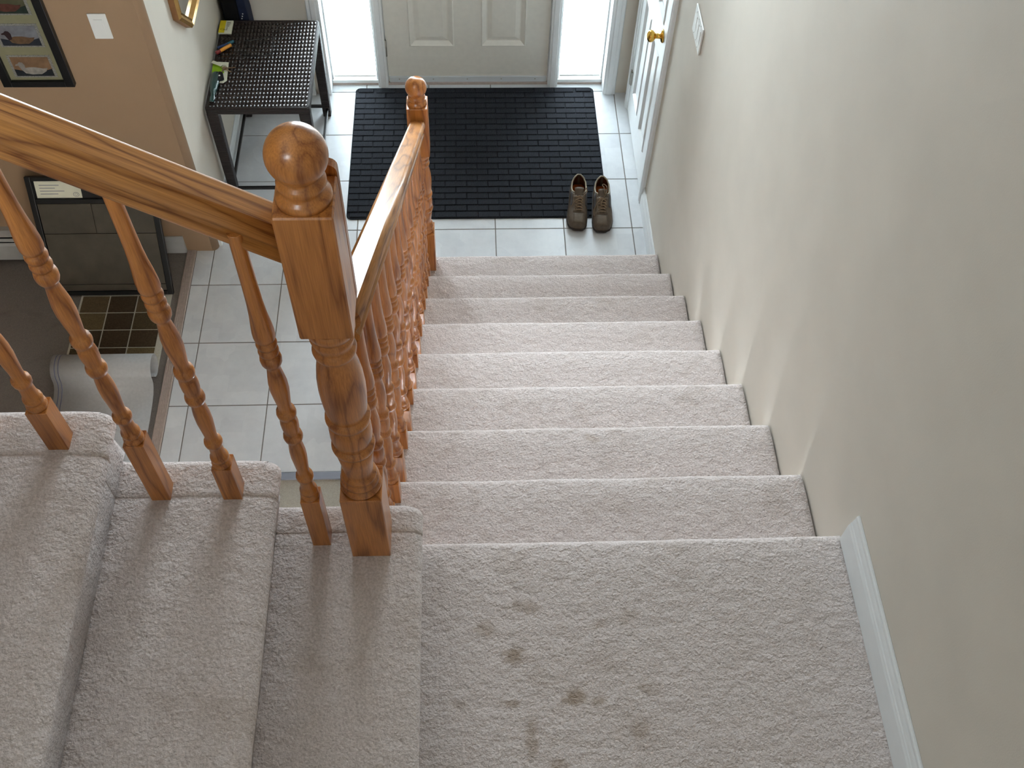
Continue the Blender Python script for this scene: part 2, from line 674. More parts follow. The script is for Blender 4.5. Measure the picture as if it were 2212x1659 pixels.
def step_mesh(axis, nose, z, w0, w1, depth, rise, seed, r0=0.0, r1=0.0, dw=0.02, wave=0.0025, bulge=0.0015, drop=0.0):
    """axis 'y': nose faces +y and the step runs in x; axis 'x': nose faces +x and runs in y."""
    bm = bmesh.new()
    prof = step_profile(depth, rise)
    n = max(2, int((w1 - w0) / dw))
    ws = [w0 + (w1 - w0) * i / n for i in range(n + 1)]
    extra = []
    for rr, e, sg in ((r0, w0, 1), (r1, w1, -1)):
        if rr:
            extra += [e + sg * rr * f for f in (0.08, 0.2, 0.4, 0.7)]
    ws = sorted(ws + extra)
    rings = []
    for wv in ws:
        ins = 0
        for rr, e in ((r0, w0), (r1, w1)):
            if rr and abs(wv - e) < rr:
                d = rr - abs(wv - e)
                ins = rr - math.sqrt(max(0, rr * rr - d * d))
        ring = []
        for (u, v, f) in prof:
            nz = mnoise.noise((wv * 5, seed * 3.1, 0)) * wave + mnoise.noise((wv * 17, seed * 3.1, 4)) * wave * 0.4
            tb = mnoise.noise((wv * 9, u * 9, seed)) * bulge
            uu = u + (nz - ins * 0.9) * (f if f > 0.5 else 0)
            vv = v + (tb - ins * 0.7) * (1 if v > -rise * 0.9 else 0) * (0 if f == 0 else 1)
            if axis == 'y':
                ring.append(bm.verts.new((wv, nose + uu, z + vv)))
            else:
                ring.append(bm.verts.new((nose + uu, wv, z + vv)))
        rings.append(ring)
    m = len(prof)
    for a, b in zip(rings, rings[1:]):
        for i in range(m):
            j = (i + 1) % m
            f = bm.faces.new((a[i], a[j], b[j], b[i]))
            f.smooth = True
    bm.faces.new(rings[0])
    bm.faces.new(rings[-1])
    return bm


SX0, SX1 = -1.205, -0.006
lower = empty('lower_staircase')
tag(lower, 'straight flight of beige carpeted steps going down to the tiled foyer', None, None, 'structure')
for k in range(1, 9):
    nose = -(8 - k) * TR
    z = (9 - k) * RI
    obj('step', step_mesh('y', nose, z, SX0, SX1, TR + 0.02, RI, k, r0=0.02), M['carpet'], lower)
land = step_mesh('y', YN, ZL, -1.10, SX1, 1.85, 0.22, 0.5, dw=0.02)
struct('landing', land, M['carpet'], 'square carpeted landing where the stairs turn, marked with brown stains')
# side of the lower flight
sw = bmesh.new()
pts = [(0.0 - 0.035, 0.0)]
for k in range(8, 0, -1):
    pts.append((-(8 - k) * TR - 0.035, (9 - k) * RI - 0.05))
    pts.append((-(9 - k) * TR - 0.035, (9 - k) * RI - 0.05))
pts += [(YN - 0.035, 0.0)]
prism(sw, pts, 'x', -1.2, -1.19)
struct('wall_stair_side', sw, M['wall'], 'beige side wall closing the lower flight')
uw = bmesh.new()
box(uw, -1.2, 0.0, YN - 0.16, YN - 0.06, 0.0, ZL - 0.23)
struct('wall_under_landing', uw, M['wall'], 'beige wall under the landing')

upper = empty('upper_staircase')
tag(upper, 'beige carpeted steps climbing away from the landing', None, None, 'structure')
UN = [-1.038, -1.336, -1.640, -1.935, -2.230, -2.525]
UF = [-2.215, -2.195, -2.180, -2.175, -2.17, -2.165]
for k in range(6):
    z = ZL + (k + 1) * RI
    dep = 0.36 if k < 5 else 1.2
    st = obj('step', step_mesh('x', UN[k], z, BACK + 0.01, -2.2875, dep, RI, 20 + k, r1=0.0018, dw=0.02), M['carpet'], upper)
    obj('tread_edge', step_mesh('x', UN[k] + 0.001, z + 0.001, -2.2885, UF[k], dep, RI, 20 + k, r0=0.0025, r1=0.028, dw=0.012), M['carpet'], st)
us = bmesh.new()
pts = [(-1.07, ZL - 0.05)]
for k in range(6):
    z = ZL + (k + 1) * RI - 0.06
    pts += [(UN[k] - 0.05, z), ((UN[k + 1] - 0.05) if k < 5 else UN[5] - 1.15, z)]
pts += [(UN[5] - 1.15, ZL + 4.2 * RI), (-1.6, ZL - 0.05)]
prism(us, pts, 'y', -2.26, -2.235)
struct('wall_upper_stair_side', us, M['wall'], 'beige side of the upper flight')


# ------------------------------------------------------------------ oak railing
rail_root = empty('stair_railing', (-1.149, -2.306, ZL + RI))
tag(rail_root, 'varnished oak stair railing with turned balusters, ball-topped newel posts and handrails', 'railing')
ro = Vector((-1.149, -2.306, ZL + RI))

BAL = [(0.0, 0.0185), (0.004, 0.0198), (0.012, 0.0195), (0.0155, 0.0160), (0.019, 0.0158), (0.022, 0.0182), (0.027, 0.0187), (0.032, 0.0180), (0.035, 0.0150), (0.05, 0.0140),
       (0.066, 0.0135), (0.073, 0.0140), (0.076, 0.0172), (0.083, 0.0182), (0.090, 0.0172), (0.093, 0.0125), (0.110, 0.0123), (0.135, 0.0140),
       (0.160, 0.0158), (0.185, 0.0157), (0.205, 0.0140), (0.220, 0.0122), (0.226, 0.0124), (0.229, 0.0172), (0.238, 0.0188), (0.247, 0.0176),
       (0.250, 0.0140), (0.256, 0.0142), (0.270, 0.0164), (0.285, 0.0170), (0.298, 0.0160), (0.303, 0.0138), (0.308, 0.0142), (0.311, 0.0172), (0.320, 0.0186), (0.329, 0.0174),
       (0.332, 0.0130), (0.345, 0.0125), (0.370, 0.0150), (0.395, 0.0172), (0.420, 0.0168), (0.445, 0.0140), (0.462, 0.0119), (0.473, 0.0117),
       (0.4755, 0.0160), (0.481, 0.0182), (0.490, 0.0190), (0.498, 0.0178), (0.5005, 0.0138), (0.504, 0.0138), (0.5065, 0.0168), (0.513, 0.0180), (0.5195, 0.0168),
       (0.5215, 0.0142), (0.5245, 0.0142), (0.5265, 0.0170), (0.533, 0.0182), (0.5395, 0.0170), (0.5415, 0.0144), (0.5445, 0.0144), (0.547, 0.0172), (0.553, 0.0184), (0.566, 0.0185),
       (0.585, 0.0172), (0.610, 0.0148), (0.640, 0.0132), (0.680, 0.0125), (0.780, 0.0118), (0.80, 0.0115)]


def baluster(x, y, zt, zrail):
    """zt: tread height, zrail: underside of the handrail at this spot."""
    bt = zrail - 0.772
    bm = bmesh.new()
    box(bm, -0.0198, 0.0198, -0.0198, 0.0198, zt - 0.004, bt, bev=0.0012, seg=1)
    lathe(bm, [(bt - 0.001 + h, r) for h, r in BAL] + [(zrail + 0.03, 0.0115)], 20)
    zc = zt
    bmesh.ops.translate(bm, verts=bm.verts, vec=(0, 0, -zc))
    o = obj('baluster', bm, M['oak'], rail_root, Vector((x, y, zc)) - ro)
    return o


NEW = [(0, .040), (.008, .0422), (.015, .0412), (.018, .034), (.022, .034), (.026, .0385), (.033, .0395), (.039, .0365), (.042, .0335), (.046, .0345), (.050, .036), (.054, .0345), (.057, .0285), (.075, .0300),
       (.11, .0335), (.146, .0375), (.1485, .0350), (.151, .0350), (.154, .0405), (.162, .0422), (.170, .0410), (.173, .0350), (.177, .0348), (.182, .0375), (.200, .0402), (.225, .0398),
       (.240, .0372), (.244, .0345), (.247, .0345), (.250, .0405), (.260, .0424), (.269, .0412), (.272, .0360), (.276, .0355), (.282, .0375), (.30, .0395), (.33, .0414),
       (.36, .0420), (.39, .0408), (.42, .0372), (.445, .0325), (.455, .0310), (.460, .0315), (.463, .0362), (.471, .0378), (.479, .0362), (.482, .0325), (.488, .0330), (.498, .0362),
       (.508, .0380), (.512, .0348), (.516, .0348), (.520, .0385), (.530, .0412), (.548, .0420)]
CAP = [(0.0, 0.0400), (0.008, 0.0398), (0.014, 0.0375), (0.017, 0.0330), (0.021, 0.0315), (0.025, 0.0325), (0.028, 0.0345), (0.033, 0.0350), (0.038, 0.0335), (0.041, 0.0290)]


def newel(x, y, z0, zb1, zb2, zb3):
    """base block z0-zb1, turning zb1-zb2, top block zb2-zb3, ball above."""
    h = 0.0425
    bm = bmesh.new()
    box(bm, -h, h, -h, h, z0 - 0.004, zb1, bev=0.002, seg=1)
    s = (zb2 - zb1) / 0.548
    lathe(bm, [(zb1 - 0.001 + a * s, r) for a, r in NEW], 40)
    box(bm, -h, h, -h, h, zb2 - 0.001, zb3, bev=0.0025, seg=1)
    bmesh.ops.translate(bm, verts=bm.verts, vec=(0, 0, -z0))
    o = obj('newel_post', bm, M['oak'], rail_root, Vector((x, y, z0)) - ro)
    bm = bmesh.new()
    prof = list(CAP)
    R, cz = 0.0430, 0.079
    a0 = math.asin(0.028 / R)
    for k in range(17):
        a = -PI / 2 + a0 + (PI - a0) * k / 16
        prof.append((cz + R * math.sin(a), max(0, R * math.cos(a)) if k < 16 else 0))
    lathe(bm, prof, 48)
    obj('ball_finial', bm, M['oak'], o, (0, 0, zb3 - z0 - 0.001))
    return o


ZA = ZL + RI
near = newel(-1.149, -2.306, ZA, 2.088, 2.636, 2.910)
far = newel(-1.122, -0.063, RI, 0.43, 0.91, 1.165)
# rounded oak plate on the far side of the near newel, where the lower rail starts
pl = bmesh.new()
prism(pl, rrect(-0.036, 0.043, -0.29, 0.018, 0.014), 'y', 0.0427, 0.058)
obj('rail_plate', pl, M['oak'], near, (0, 0, 2.910 - ZA))


RAIL = [(-.021, 0), (.021, 0), (.0245, .004), (.026, .010), (.0255, .016), (.0215, .020), (.0205, .025), (.0235, .031), (.0285, .037), (.0315, .045),
        (.0315, .053), (.0300, .0605), (.0280, .0655), (.0245, .0690), (.0200, .0702), (-.0200, .0702), (-.0245, .0690), (-.0280, .0655), (-.0300, .0605), (-.0315, .053), (-.0315, .045),
        (-.0285, .037), (-.0235, .031), (-.0205, .025), (-.0215, .020), (-.0255, .016), (-.026, .010), (-.0245, .004)]


def handrail(p0, p1, cut0, cut1):
    """p0,p1: centre of the underside at both ends; plumb-cut ends."""
    p0, p1 = Vector(p0), Vector(p1)
    d = (p1 - p0)
    L = d.length
    d.normalize()
    side = d.cross(Vector((0, 0, 1))).normalized()
    up = side.cross(d).normalized()
    bm = bmesh.new()
    ends = []
    hd = Vector((d.x, d.y, 0)).normalized()
    for P in (p0, p1):
        ring = []
        for u, v in RAIL:
            q = P + side * u + up * v
            # slide along d to the vertical plane through P
            t = (P - q).dot(hd) / d.dot(hd)
            q = q + d * t
            ring.append(q)
        ends.append(ring)
    n = len(RAIL)
    Rm = Matrix((side, up, d)).transposed()   # local z along the rail
    inv = Rm.transposed()
    nseg = 2
    rows = []
    for i in range(nseg + 1):
        rows.append([bm.verts.new(inv @ (a.lerp(b, i / nseg) - p0)) for a, b in zip(*ends)])
    for a, b in zip(rows, rows[1:]):
        for i in range(n):
            j = (i + 1) % n
            f = bm.faces.new((a[i], a[j], b[j], b[i]))
            f.smooth = not (RAIL[i][1] > 0.07 and RAIL[j][1] > 0.07)
    bm.faces.new(rows[0])
    bm.faces.new(rows[-1])
    o = obj('handrail', bm, M['oakrail'], rail_root)
    o.matrix_local = Matrix.Translation(p0 - ro) @ Rm.to_4x4()
    return o


def zru(x):
    return 2.770 + 0.625 * (-1.206 - x)


ZLN, ZLF = 2.515, 1.022      # underside of lower rail at near / far newel


def zrl(y):
    return ZLN + (ZLF - ZLN) * (y + 2.2635) / (-0.1055 + 2.2635)


def xrl(y):
    return -1.137 + (y + 2.2635) / 2.158 * 0.014


handrail((-1.1915, -2.283, zru(-1.1915)), (-3.2, -2.262, zru(-3.2)), 0, 0)
handrail((xrl(-2.2635), -2.2635, ZLN), (xrl(-0.1055), -0.1055, ZLF), 0, 0)
for x, k, y in ((-1.261, 1, -2.300), (-1.425, 2, -2.278), (-1.574, 2, -2.276), (-1.728, 3, -2.259), (-1.877, 3, -2.258), (-2.03, 4, -2.25), (-2.18, 4, -2.25), (-2.33, 5, -2.25), (-2.48, 5, -2.25)):
    baluster(x, y, ZL + k * RI, zru(x))
for k in range(1, 9):
    nose = -(8 - k) * TR
    for off in ((0.196, 0.057) if k < 8 else (0.196,)):
        y = nose - off
        baluster(xrl(y), y, (9 - k) * RI, zrl(y))

# ------------------------------------------------------------------ baseboards
BB = [(0, 0), (0.0145, 0), (0.0145, 0.075), (0.0125, 0.082), (0.0125, 0.086), (0.010, 0.090), (0.009, 0.100), (0.007, 0.108), (0.007, 0.118), (0.004, 0.122), (0, 0.122)]


def baseboard(name, pts2, label, z=0, h=1.0, mat=None):
    """pts2: start, end (x,y) and inward normal."""
    (x0, y0), (x1, y1), (nx, ny) = pts2
    bm = bmesh.new()
    a = [bm.verts.new((x0 + nx * u, y0 + ny * u, z + v * h)) for u, v in BB]
    b = [bm.verts.new((x1 + nx * u, y1 + ny * u, z + v * h)) for u, v in BB]
    n = len(BB)
    for i in range(n):
        j = (i + 1) % n
        bm.faces.new((a[i], a[j], b[j], b[i]))
    bm.faces.new(a)
    bm.faces.new(b)
    return struct(name, bm, mat or M['trim'], label)


baseboard('baseboard_landing', ((-0.0005, YN - 0.018), (-0.0005, BACK), (-1, 0)), 'white moulded baseboard along the landing wall', ZL)
baseboard('baseboard_right', ((-0.0005, 0.0), (-0.0005, 0.498), (-1, 0)), 'white baseboard between the bottom step and the closet door')
baseboard('baseboard_left', ((XW + 0.0005, YT + 0.03), (XW + 0.0005, YD), (1, 0)), 'white baseboard behind the wicker table', 0, 0.9)
baseboard('baseboard_inner', ((-2.34, YT - 0.0005), (-3.03, YT - 0.0005), (0, -1)), 'baseboard on the tan wall beside the leaning board', 0, 0.9, M['heater'])  # grey instead of trim white: the shade here is put into the colour
baseboard('baseboard_front', ((XW + 0.016, YD - 0.0005), (-1.778, YD - 0.0005), (0, -1)), 'baseboard under the front wall behind the table', 0, 0.9)

# ------------------------------------------------------------------ entrance: casing, jambs, door, sidelights
CAS = [(0, 0), (0.070, 0), (0.070, 0.012), (0.064, 0.018), (0.050, 0.016), (0.044, 0.020), (0.022, 0.020), (0.016, 0.014), (0.006, 0.013), (0, 0.010)]


def casing_v(bm, x_in, sgn, y, z0, z1):
    a = [bm.verts.new((x_in + sgn * u, y - v, z0)) for u, v in CAS]
    b = [bm.verts.new((x_in + sgn * u, y - v, z1)) for u, v in CAS]
    n = len(CAS)
    for i in range(n):
        j = (i + 1) % n
        bm.faces.new((a[i], a[j], b[j], b[i]))
    bm.faces.new(a)
    bm.faces.new(b)


tr = bmesh.new()
casing_v(tr, -1.690, -1, YD, 0.001, OZ + 0.07)
struct('trim_3', tr, M['trim'], 'white moulded casing left of the entrance')
tr = bmesh.new()
casing_v(tr, -0.138, 1, YD, 0.001, OZ + 0.07)
struct('trim_4', tr, M['trim'], 'white moulded casing right of the entrance')
tr = bmesh.new()
box(tr, -1.69, -0.138, YD - 0.018, YD, OZ, OZ + 0.07, bev=0.004)
struct('trim_5', tr, M['trim'], 'white head casing over the entrance')
# frame posts
DL, DR, DY = -1.366, -0.458, 1.47
fr = bmesh.new()
box(fr, OX0, -1.690, YD, YD + 0.17, 0, OZ, bev=0.001)
box(fr, -0.138, OX1, YD, YD + 0.17, 0, OZ, bev=0.001)
box(fr, -1.690, -0.138, YD, YD + 0.17, OZ - 0.02, OZ, bev=0.001)
struct('trim_6', fr, M['trim'], 'white entrance frame set into the wall')
for nm, xa, xb in (('trim_7', -1.426, DL - 0.004), ('trim_8', DR + 0.004, -0.398)):
    p = bmesh.new()
    box(p, xa, xb, DY - 0.034, DY + 0.08, 0.0, OZ - 0.02, bev=0.004)
    box(p, xa - (0.012 if xa > -1 else 0), xb + (0.012 if xa < -1 else 0), DY + 0.047, DY + 0.079, 0.0, OZ - 0.02)  # stop lapped behind the door edge, added to block light through the gap
    box(p, xa + 0.012, xb - 0.012, DY - 0.040, DY - 0.03, 0.0, OZ - 0.02, bev=0.003)
    struct(nm, p, M['trim'], 'white mullion post between entrance door and sidelight')
struct('trim_9', bx(OX0 + 0.015, OX1 - 0.013, DY - 0.012, DY + 0.1, -0.002, 0.014, bev=0.003), M['strip'], 'low threshold under the entrance door')


def panel_frame(x0, x1, z0, z1, y, wd=0.03, dp=0.012):
    """raised-and-fielded panel in the door face (face looks to -y): recessed ogee and field."""
    bm = bmesh.new()
    loops = [(0, 0.0), (0.006, -0.005), (0.014, 0.001), (wd, dp), (wd + 0.006, dp), (wd + 0.03, 0.003)]
    prev = None
    for ins, d in loops:
        ring = [bm.verts.new(c) for c in ((x0 + ins, y + d, z0 + ins), (x1 - ins, y + d, z0 + ins), (x1 - ins, y + d, z1 - ins), (x0 + ins, y + d, z1 - ins))]
        if prev:
            for i in range(4):
                j = (i + 1) % 4
                bm.faces.new((prev[i], prev[j], ring[j], ring[i]))
        prev = ring
    bm.faces.new(prev)
    return bm


def slab_with_holes(x0, x1, z0, z1, y0, y1, holes):
    """door slab with rectangular panel openings in the -y face: built of stiles and rails."""
    bm = bmesh.new()
    xs_ = sorted({x0, x1, *[h[0] for h in holes], *[h[1] for h in holes]})
    zs_ = sorted({z0, z1, *[h[2] for h in holes], *[h[3] for h in holes]})
    grid = {}

    def V(x, z):
        if (x, z) not in grid:
            grid[(x, z)] = bm.verts.new((x, y0, z))
        return grid[(x, z)]
    for i in range(len(xs_) - 1):
        for j in range(len(zs_) - 1):
            cx, cz = (xs_[i] + xs_[i + 1]) / 2, (zs_[j] + zs_[j + 1]) / 2
            if any(h[0] < cx < h[1] and h[2] < cz < h[3] for h in holes):
                continue
            bm.faces.new((V(xs_[i], zs_[j]), V(xs_[i + 1], zs_[j]), V(xs_[i + 1], zs_[j + 1]), V(xs_[i], zs_[j + 1])))
    # edges and back
    c = [(x0, z0), (x1, z0), (x1, z1), (x0, z1)]
    f = [bm.verts.new((a, y0, b)) for a, b in c]
    k = [bm.verts.new((a, y1, b)) for a, b in c]
    for i in range(4):
        j = (i + 1) % 4
        bm.faces.new((f[i], f[j], k[j], k[i]))
    bm.faces.new(k)
    return bm


door = empty('door_1', (DL, DY, 0.016))
tag(door, 'white panelled steel entrance door between two sidelights', None, None, 'structure')
do = Vector((DL, DY, 0.016))
H = 2.06
xm = (DL + DR) / 2
pl1, pl2 = (DL + 0.130, xm - 0.075), (xm + 0.075, DR - 0.130)
holes = []
for a, b in (pl1, pl2):
    holes += [(a, b, 0.258, 0.90), (a, b, 1.05, 1.62), (a, b, 1.72, 1.94)]
b = slab_with_holes(DL, DR, 0.018, H, DY, DY + 0.045, holes)
bmesh.ops.translate(b, verts=b.verts, vec=-do)
obj('door_slab', b, M['door'], door)
for h in holes:
    b = panel_frame(*h, DY)
    bmesh.ops.translate(b, verts=b.verts, vec=-do)
    obj('door_panel', b, M['door'], door)
b = bmesh.new()
box(b, DL + 0.004, DR - 0.004, DY - 0.010, DY, 0.018, 0.056, bev=0.002)
bmesh.ops.translate(b, verts=b.verts, vec=-do)
sweep = obj('door_sweep', b, M['alu'], door)
for i in range(5):
    b = bmesh.new()
    lathe(b, [(0, 0.004), (0.0015, 0.0035), (0.002, 0)], 10)
    obj('screw', b, M['steel'], sweep, (0.06 + i * 0.195, -0.010, 0.024), (PI / 2, 0, 0))
for z in (0.25, 1.0, 1.8):
    b = bmesh.new()
    lathe(b, [(-0.05, 0.0065), (0.05, 0.0065)], 12)
    for zz in (-0.05, 0.05):
        lathe(b, [(zz - 0.004, 0.005), (zz, 0.0075), (zz + 0.004, 0.005)], 12)
    obj('hinge', b, M['steel'], door, (-0.003, -0.006, z - 0.016))
b = bmesh.new()
lathe(b, [(0, 0.032), (0.006, 0.030), (0.010, 0.014), (0.04, 0.012), (0.046, 0.024), (0.06, 0.029), (0.074, 0.022), (0.078, 0)], 24)
obj('door_knob', b, M['brass'], door, (DR - DL - 0.07, 0, 0.93), (PI / 2, 0, 0))


def sidelight(n, x0, x1, label, blabel):
    wdw = struct('window_%d' % n, bx(x0, x1, DY - 0.012, DY + 0.06, 0.0142, 0.034, bev=0.003), M['trim'], label)
    b = bmesh.new()
    box(b, x0, x0 + 0.008, DY, DY + 0.05, 0.034, OZ - 0.02)
    box(b, x1 - 0.008, x1, DY, DY + 0.05, 0.034, OZ - 0.02)
    obj('window_frame', b, M['trim'], wdw)
    obj('pane', bx(x0 + 0.006, x1 - 0.006, DY + 0.045, DY + 0.049, 0.034, OZ - 0.02), M['glass'], wdw)
    # mini blind hanging in front of the glass
    bl = empty('mini_blind', ((x0 + x1) / 2, DY + 0.015, 0.045))
    tag(bl, blabel, 'blind', 'mini blinds in the entrance sidelights')
    hw = (x1 - x0) / 2 - 0.012
    b = bmesh.new()
    cs = [(-0.0125, 0.0), (-0.006, 0.0016), (0, 0.0021), (0.006, 0.0016), (0.0125, 0.0)]
    tilt = math.radians(22)
    a = []
    for yy, zz in cs:
        a.append((yy * math.cos(tilt) - zz * math.sin(tilt), yy * math.sin(tilt) + zz * math.cos(tilt)))
    r0 = [b.verts.new((-hw, u, v)) for u, v in a]
    r1 = [b.verts.new((hw, u, v)) for u, v in a]
    for i in range(4):
        f = b.faces.new((r0[i], r0[i + 1], r1[i + 1], r1[i]))
        f.smooth = True
    me = bpy.data.meshes.new('slat')
    b.to_mesh(me)
    b.free()
    me.materials.append(M['slat'])
    k = 0
    z = 0.028
    while z < OZ - 0.10:
        obj_me('slat', me, None, bl, (0, 0, z))
        z += 0.0215
    obj('bottom_rail', bx(-hw, hw, -0.011, 0.011, 0.0, 0.012, bev=0.003), M['plastic'], bl)
    obj('head_rail', bx(-hw, hw, -0.013, 0.013, OZ - 0.095, OZ - 0.067, bev=0.002), M['plastic'], bl)
    for sx in (-0.6, 0.6):
        b = bmesh.new()
        tube(b, [(hw * sx, -0.011, 0.01), (hw * sx, -0.0115, 1.0), (hw * sx, -0.011, OZ - 0.09)], 0.0008, 6)
        obj('ladder_cord', b, M['plastic'], bl)


sidelight(1, -1.689, -1.427, 'tall sidelight left of the entrance door', 'white mini blind glowing in the sidelight next to the wicker table')
sidelight(2, -0.397, -0.139, 'tall sidelight right of the entrance door', 'white mini blind glowing in the sidelight next to the closet door')


def plain_window(n, axis, a0, a1, z0, z1, pos, label, mull=1):
    bm = bmesh.new()
    t = 0.05

    def bb(u0, u1, v0, v1, p0=0.0, p1=0.06):
        if axis == 'x':
            box(bm, u0, u1, pos + p0, pos + p1, v0, v1, bev=0.003)
        else:
            box(bm, pos + p0, pos + p1, u0, u1, v0, v1, bev=0.003)
    bb(a0, a1, z0, z0 + t)
    bb(a0, a1, z1 - t, z1)
    bb(a0, a0 + t, z0 + t, z1 - t)
    bb(a1 - t, a1, z0 + t, z1 - t)
    for i in range(1, mull + 1):
        m = a0 + (a1 - a0) * i / (mull + 1)
        bb(m - 0.02, m + 0.02, z0 + t, z1 - t, 0.005, 0.055)
    wdw = struct('window_%d' % n, bm, M['trim'], label)
    g = bmesh.new()
    if axis == 'x':
        box(g, a0 + t, a1 - t, pos + 0.028, pos + 0.032, z0 + t, z1 - t)
    else:
        box(g, pos + 0.028, pos + 0.032, a0 + t, a1 - t, z0 + t, z1 - t)
    obj('pane', g, M['glass'], wdw)


plain_window(3, 'x', OX0 + 0.001, OX1 - 0.001, WZ0 + 0.001, WZ1 - 0.001, YD + 0.07, 'wide window high over the entrance door')
plain_window(4, 'x', BX0 + 0.001, BX1 - 0.001, BZ0 + 0.001, BZ1 - 0.001, BACK - 0.1, 'added fill window behind the stair landing')  # unseen window, added to give fill light from behind

# ------------------------------------------------------------------ closet door in the right wall
CY0, CY1 = 0.572, 1.232


def casing_x(bm, y_in, sgn, z0, z1):
    a = [bm.verts.new((-v, y_in + sgn * u, z0)) for u, v in CAS]
    b = [bm.verts.new((-v, y_in + sgn * u, z1)) for u, v in CAS]
    n = len(CAS)
    for i in range(n):
        j = (i + 1) % n
        bm.faces.new((a[i], a[j], b[j], b[i]))
    bm.faces.new(a)
    bm.faces.new(b)


tr = bmesh.new()
casing_x(tr, CY0 - 0.003, -1, 0.0, 2.08)
struct('trim_10', tr, M['trim'], 'white casing of the closet door on the stair side')
tr = bmesh.new()
casing_x(tr, CY1 + 0.003, 1, 0.0, 2.08)
struct('trim_11', tr, M['trim'], 'white casing of the closet door on the entrance side')
struct('trim_12', bx(-0.018, 0, CY0 - 0.07, CY1 + 0.07, 2.045, 2.115, bev=0.004), M['trim'], 'white head casing of the closet door')
cd = empty('door_2', (-0.0005, CY0, 0.012))
tag(cd, 'white panelled closet door with a brass knob in the side wall', None, None, 'structure')
# built facing -y, then turned to face -x
W2 = CY1 - CY0
a, m2 = 0.10, 0.05
holes = []
for u0, u1 in ((a, W2 / 2 - m2), (W2 / 2 + m2, W2 - a)):
    holes += [(u0, u1, 0.19, 0.80), (u0, u1, 0.97, 1.58), (u0, u1, 1.70, 1.92)]
RZ = Matrix.Rotation(-PI / 2, 4, 'Z')
b = slab_with_holes(0, W2, 0, 2.03, -0.008, 0.0, holes)
bmesh.ops.transform(b, matrix=Matrix.Translation((0, W2, 0)) @ RZ, verts=b.verts)
obj('door_slab', b, M['doorw'], cd)
for h in holes:
    b = panel_frame(*h, -0.008, 0.022, 0.0075)
    bmesh.ops.transform(b, matrix=Matrix.Translation((0, W2, 0)) @ RZ, verts=b.verts)
    obj('door_panel', b, M['doorw'], cd)
b = bmesh.new()
lathe(b, [(0, 0.031), (0.005, 0.031), (0.009, 0.026), (0.012, 0.013), (0.034, 0.0115), (0.040, 0.018), (0.048, 0.0265), (0.058, 0.0285), (0.068, 0.025), (0.074, 0.014), (0.076, 0)], 28)
obj('door_knob', b, M['brass'], cd, (-0.008, 0.085, 0.925), (0, -PI / 2, 0))
obj('strike_plate', bx(-0.0105, -0.0085, 0.0, 0.014, 0.89, 0.95, bev=0.0005), M['steel'], cd)
for z in (0.22, 1.78):
    b = bmesh.new()
    lathe(b, [(-0.045, 0.006), (0.045, 0.006), (0.05, 0.003)], 12)
    box(b, -0.003, 0.008, -0.016, 0.016, -0.042, 0.042)
    obj('hinge', b, M['steel'], cd, (-0.014, W2 + 0.001, z))

# triple switch plate on the right wall
sp = empty('triple_light_switch', (-0.0005, 0.085, 1.40))
tag(sp, 'white triple rocker light switch on the beige stair wall', 'light switch')
obj('switch_plate', bx(-0.007, 0, -0.085, 0.085, -0.060, 0.060, bev=0.003), M['plastic'], sp)
for y in (-0.046, 0.0, 0.046):
    b = bmesh.new()
    prism(b, [(-0.006, -0.034), (-0.0075, -0.034), (-0.010, 0.034), (-0.006, 0.034)], 'y', y - 0.0165, y + 0.0165)
    obj('rocker', b, M['plastic'], sp)
    for z in (-0.048, 0.048):
        b = bmesh.new()
        lathe(b, [(0, 0.003), (0.001, 0.0026), (0.0014, 0)], 10)
        obj('screw', b, M['plastic'], sp, (-0.007, y, z), (0, -PI / 2, 0))
sp = empty('single_light_switch', (-2.372, YT - 0.0005, 1.335))
tag(sp, 'white single light switch plate on the tan wall beside the bird picture', 'light switch')
obj('switch_plate', bx(-0.036, 0.036, -0.006, 0, -0.058, 0.058, bev=0.0025), M['plastic'], sp)
b = bmesh.new()
prism(b, [(-0.005, -0.033), (-0.0065, -0.033), (-0.009, 0.033), (-0.005, 0.033)], 'x', -0.0165, 0.0165)
obj('rocker', b, M['plastic'], sp)

# ------------------------------------------------------------------ charcoal doormat
MX0, MX1, MY0, MY1 = -1.556, -0.19, 0.402, 1.425
dm = empty('doormat', (MX0, MY0, 0))
tag(dm, 'large charcoal doormat embossed with a brick pattern in front of the door', 'doormat')
b = bmesh.new()
W_, D_ = MX1 - MX0, MY1 - MY0
prism(b, rrect(0, W_, 0, D_, 0.03), 'z', 0.0003, 0.005)
obj('mat_base', b, M['mat'], dm)
rows, cols = 23, 12
ph, pw_ = (D_ - 0.006) / rows, (W_ - 0.006) / cols
blocks = {}
for i in range(rows):
    x = 0.003
    first = (i % 2 == 0)
    widths = [pw_] * cols if first else [pw_ / 2] + [pw_] * (cols - 1) + [pw_ / 2]
    for c_, wd in enumerate(widths):
        if (i, c_) in ((0, 0), (0, len(widths) - 1), (rows - 1, 0), (rows - 1, len(widths) - 1)):
            ins = 0.012
        else:
            ins = 0.0
        key = (round(wd, 4), ins)
        if key not in blocks:
            t = bx(-wd / 2 + 0.0013 + ins, wd / 2 - 0.0013 - ins, -ph / 2 + 0.0018 + ins * 0.5, ph / 2 - 0.0018 - ins * 0.5, 0.004, 0.0105, bev=0.0028, seg=1)
            me = bpy.data.meshes.new('embossed_block')
            t.to_mesh(me)
            t.free()
            me.materials.append(M['mat'])
            blocks[key] = me
        obj_me('embossed_block', blocks[key], None, dm, (x + wd / 2, 0.003 + ph * (i + 0.5), random.uniform(-0.0008, 0.0006)))
        x += wd

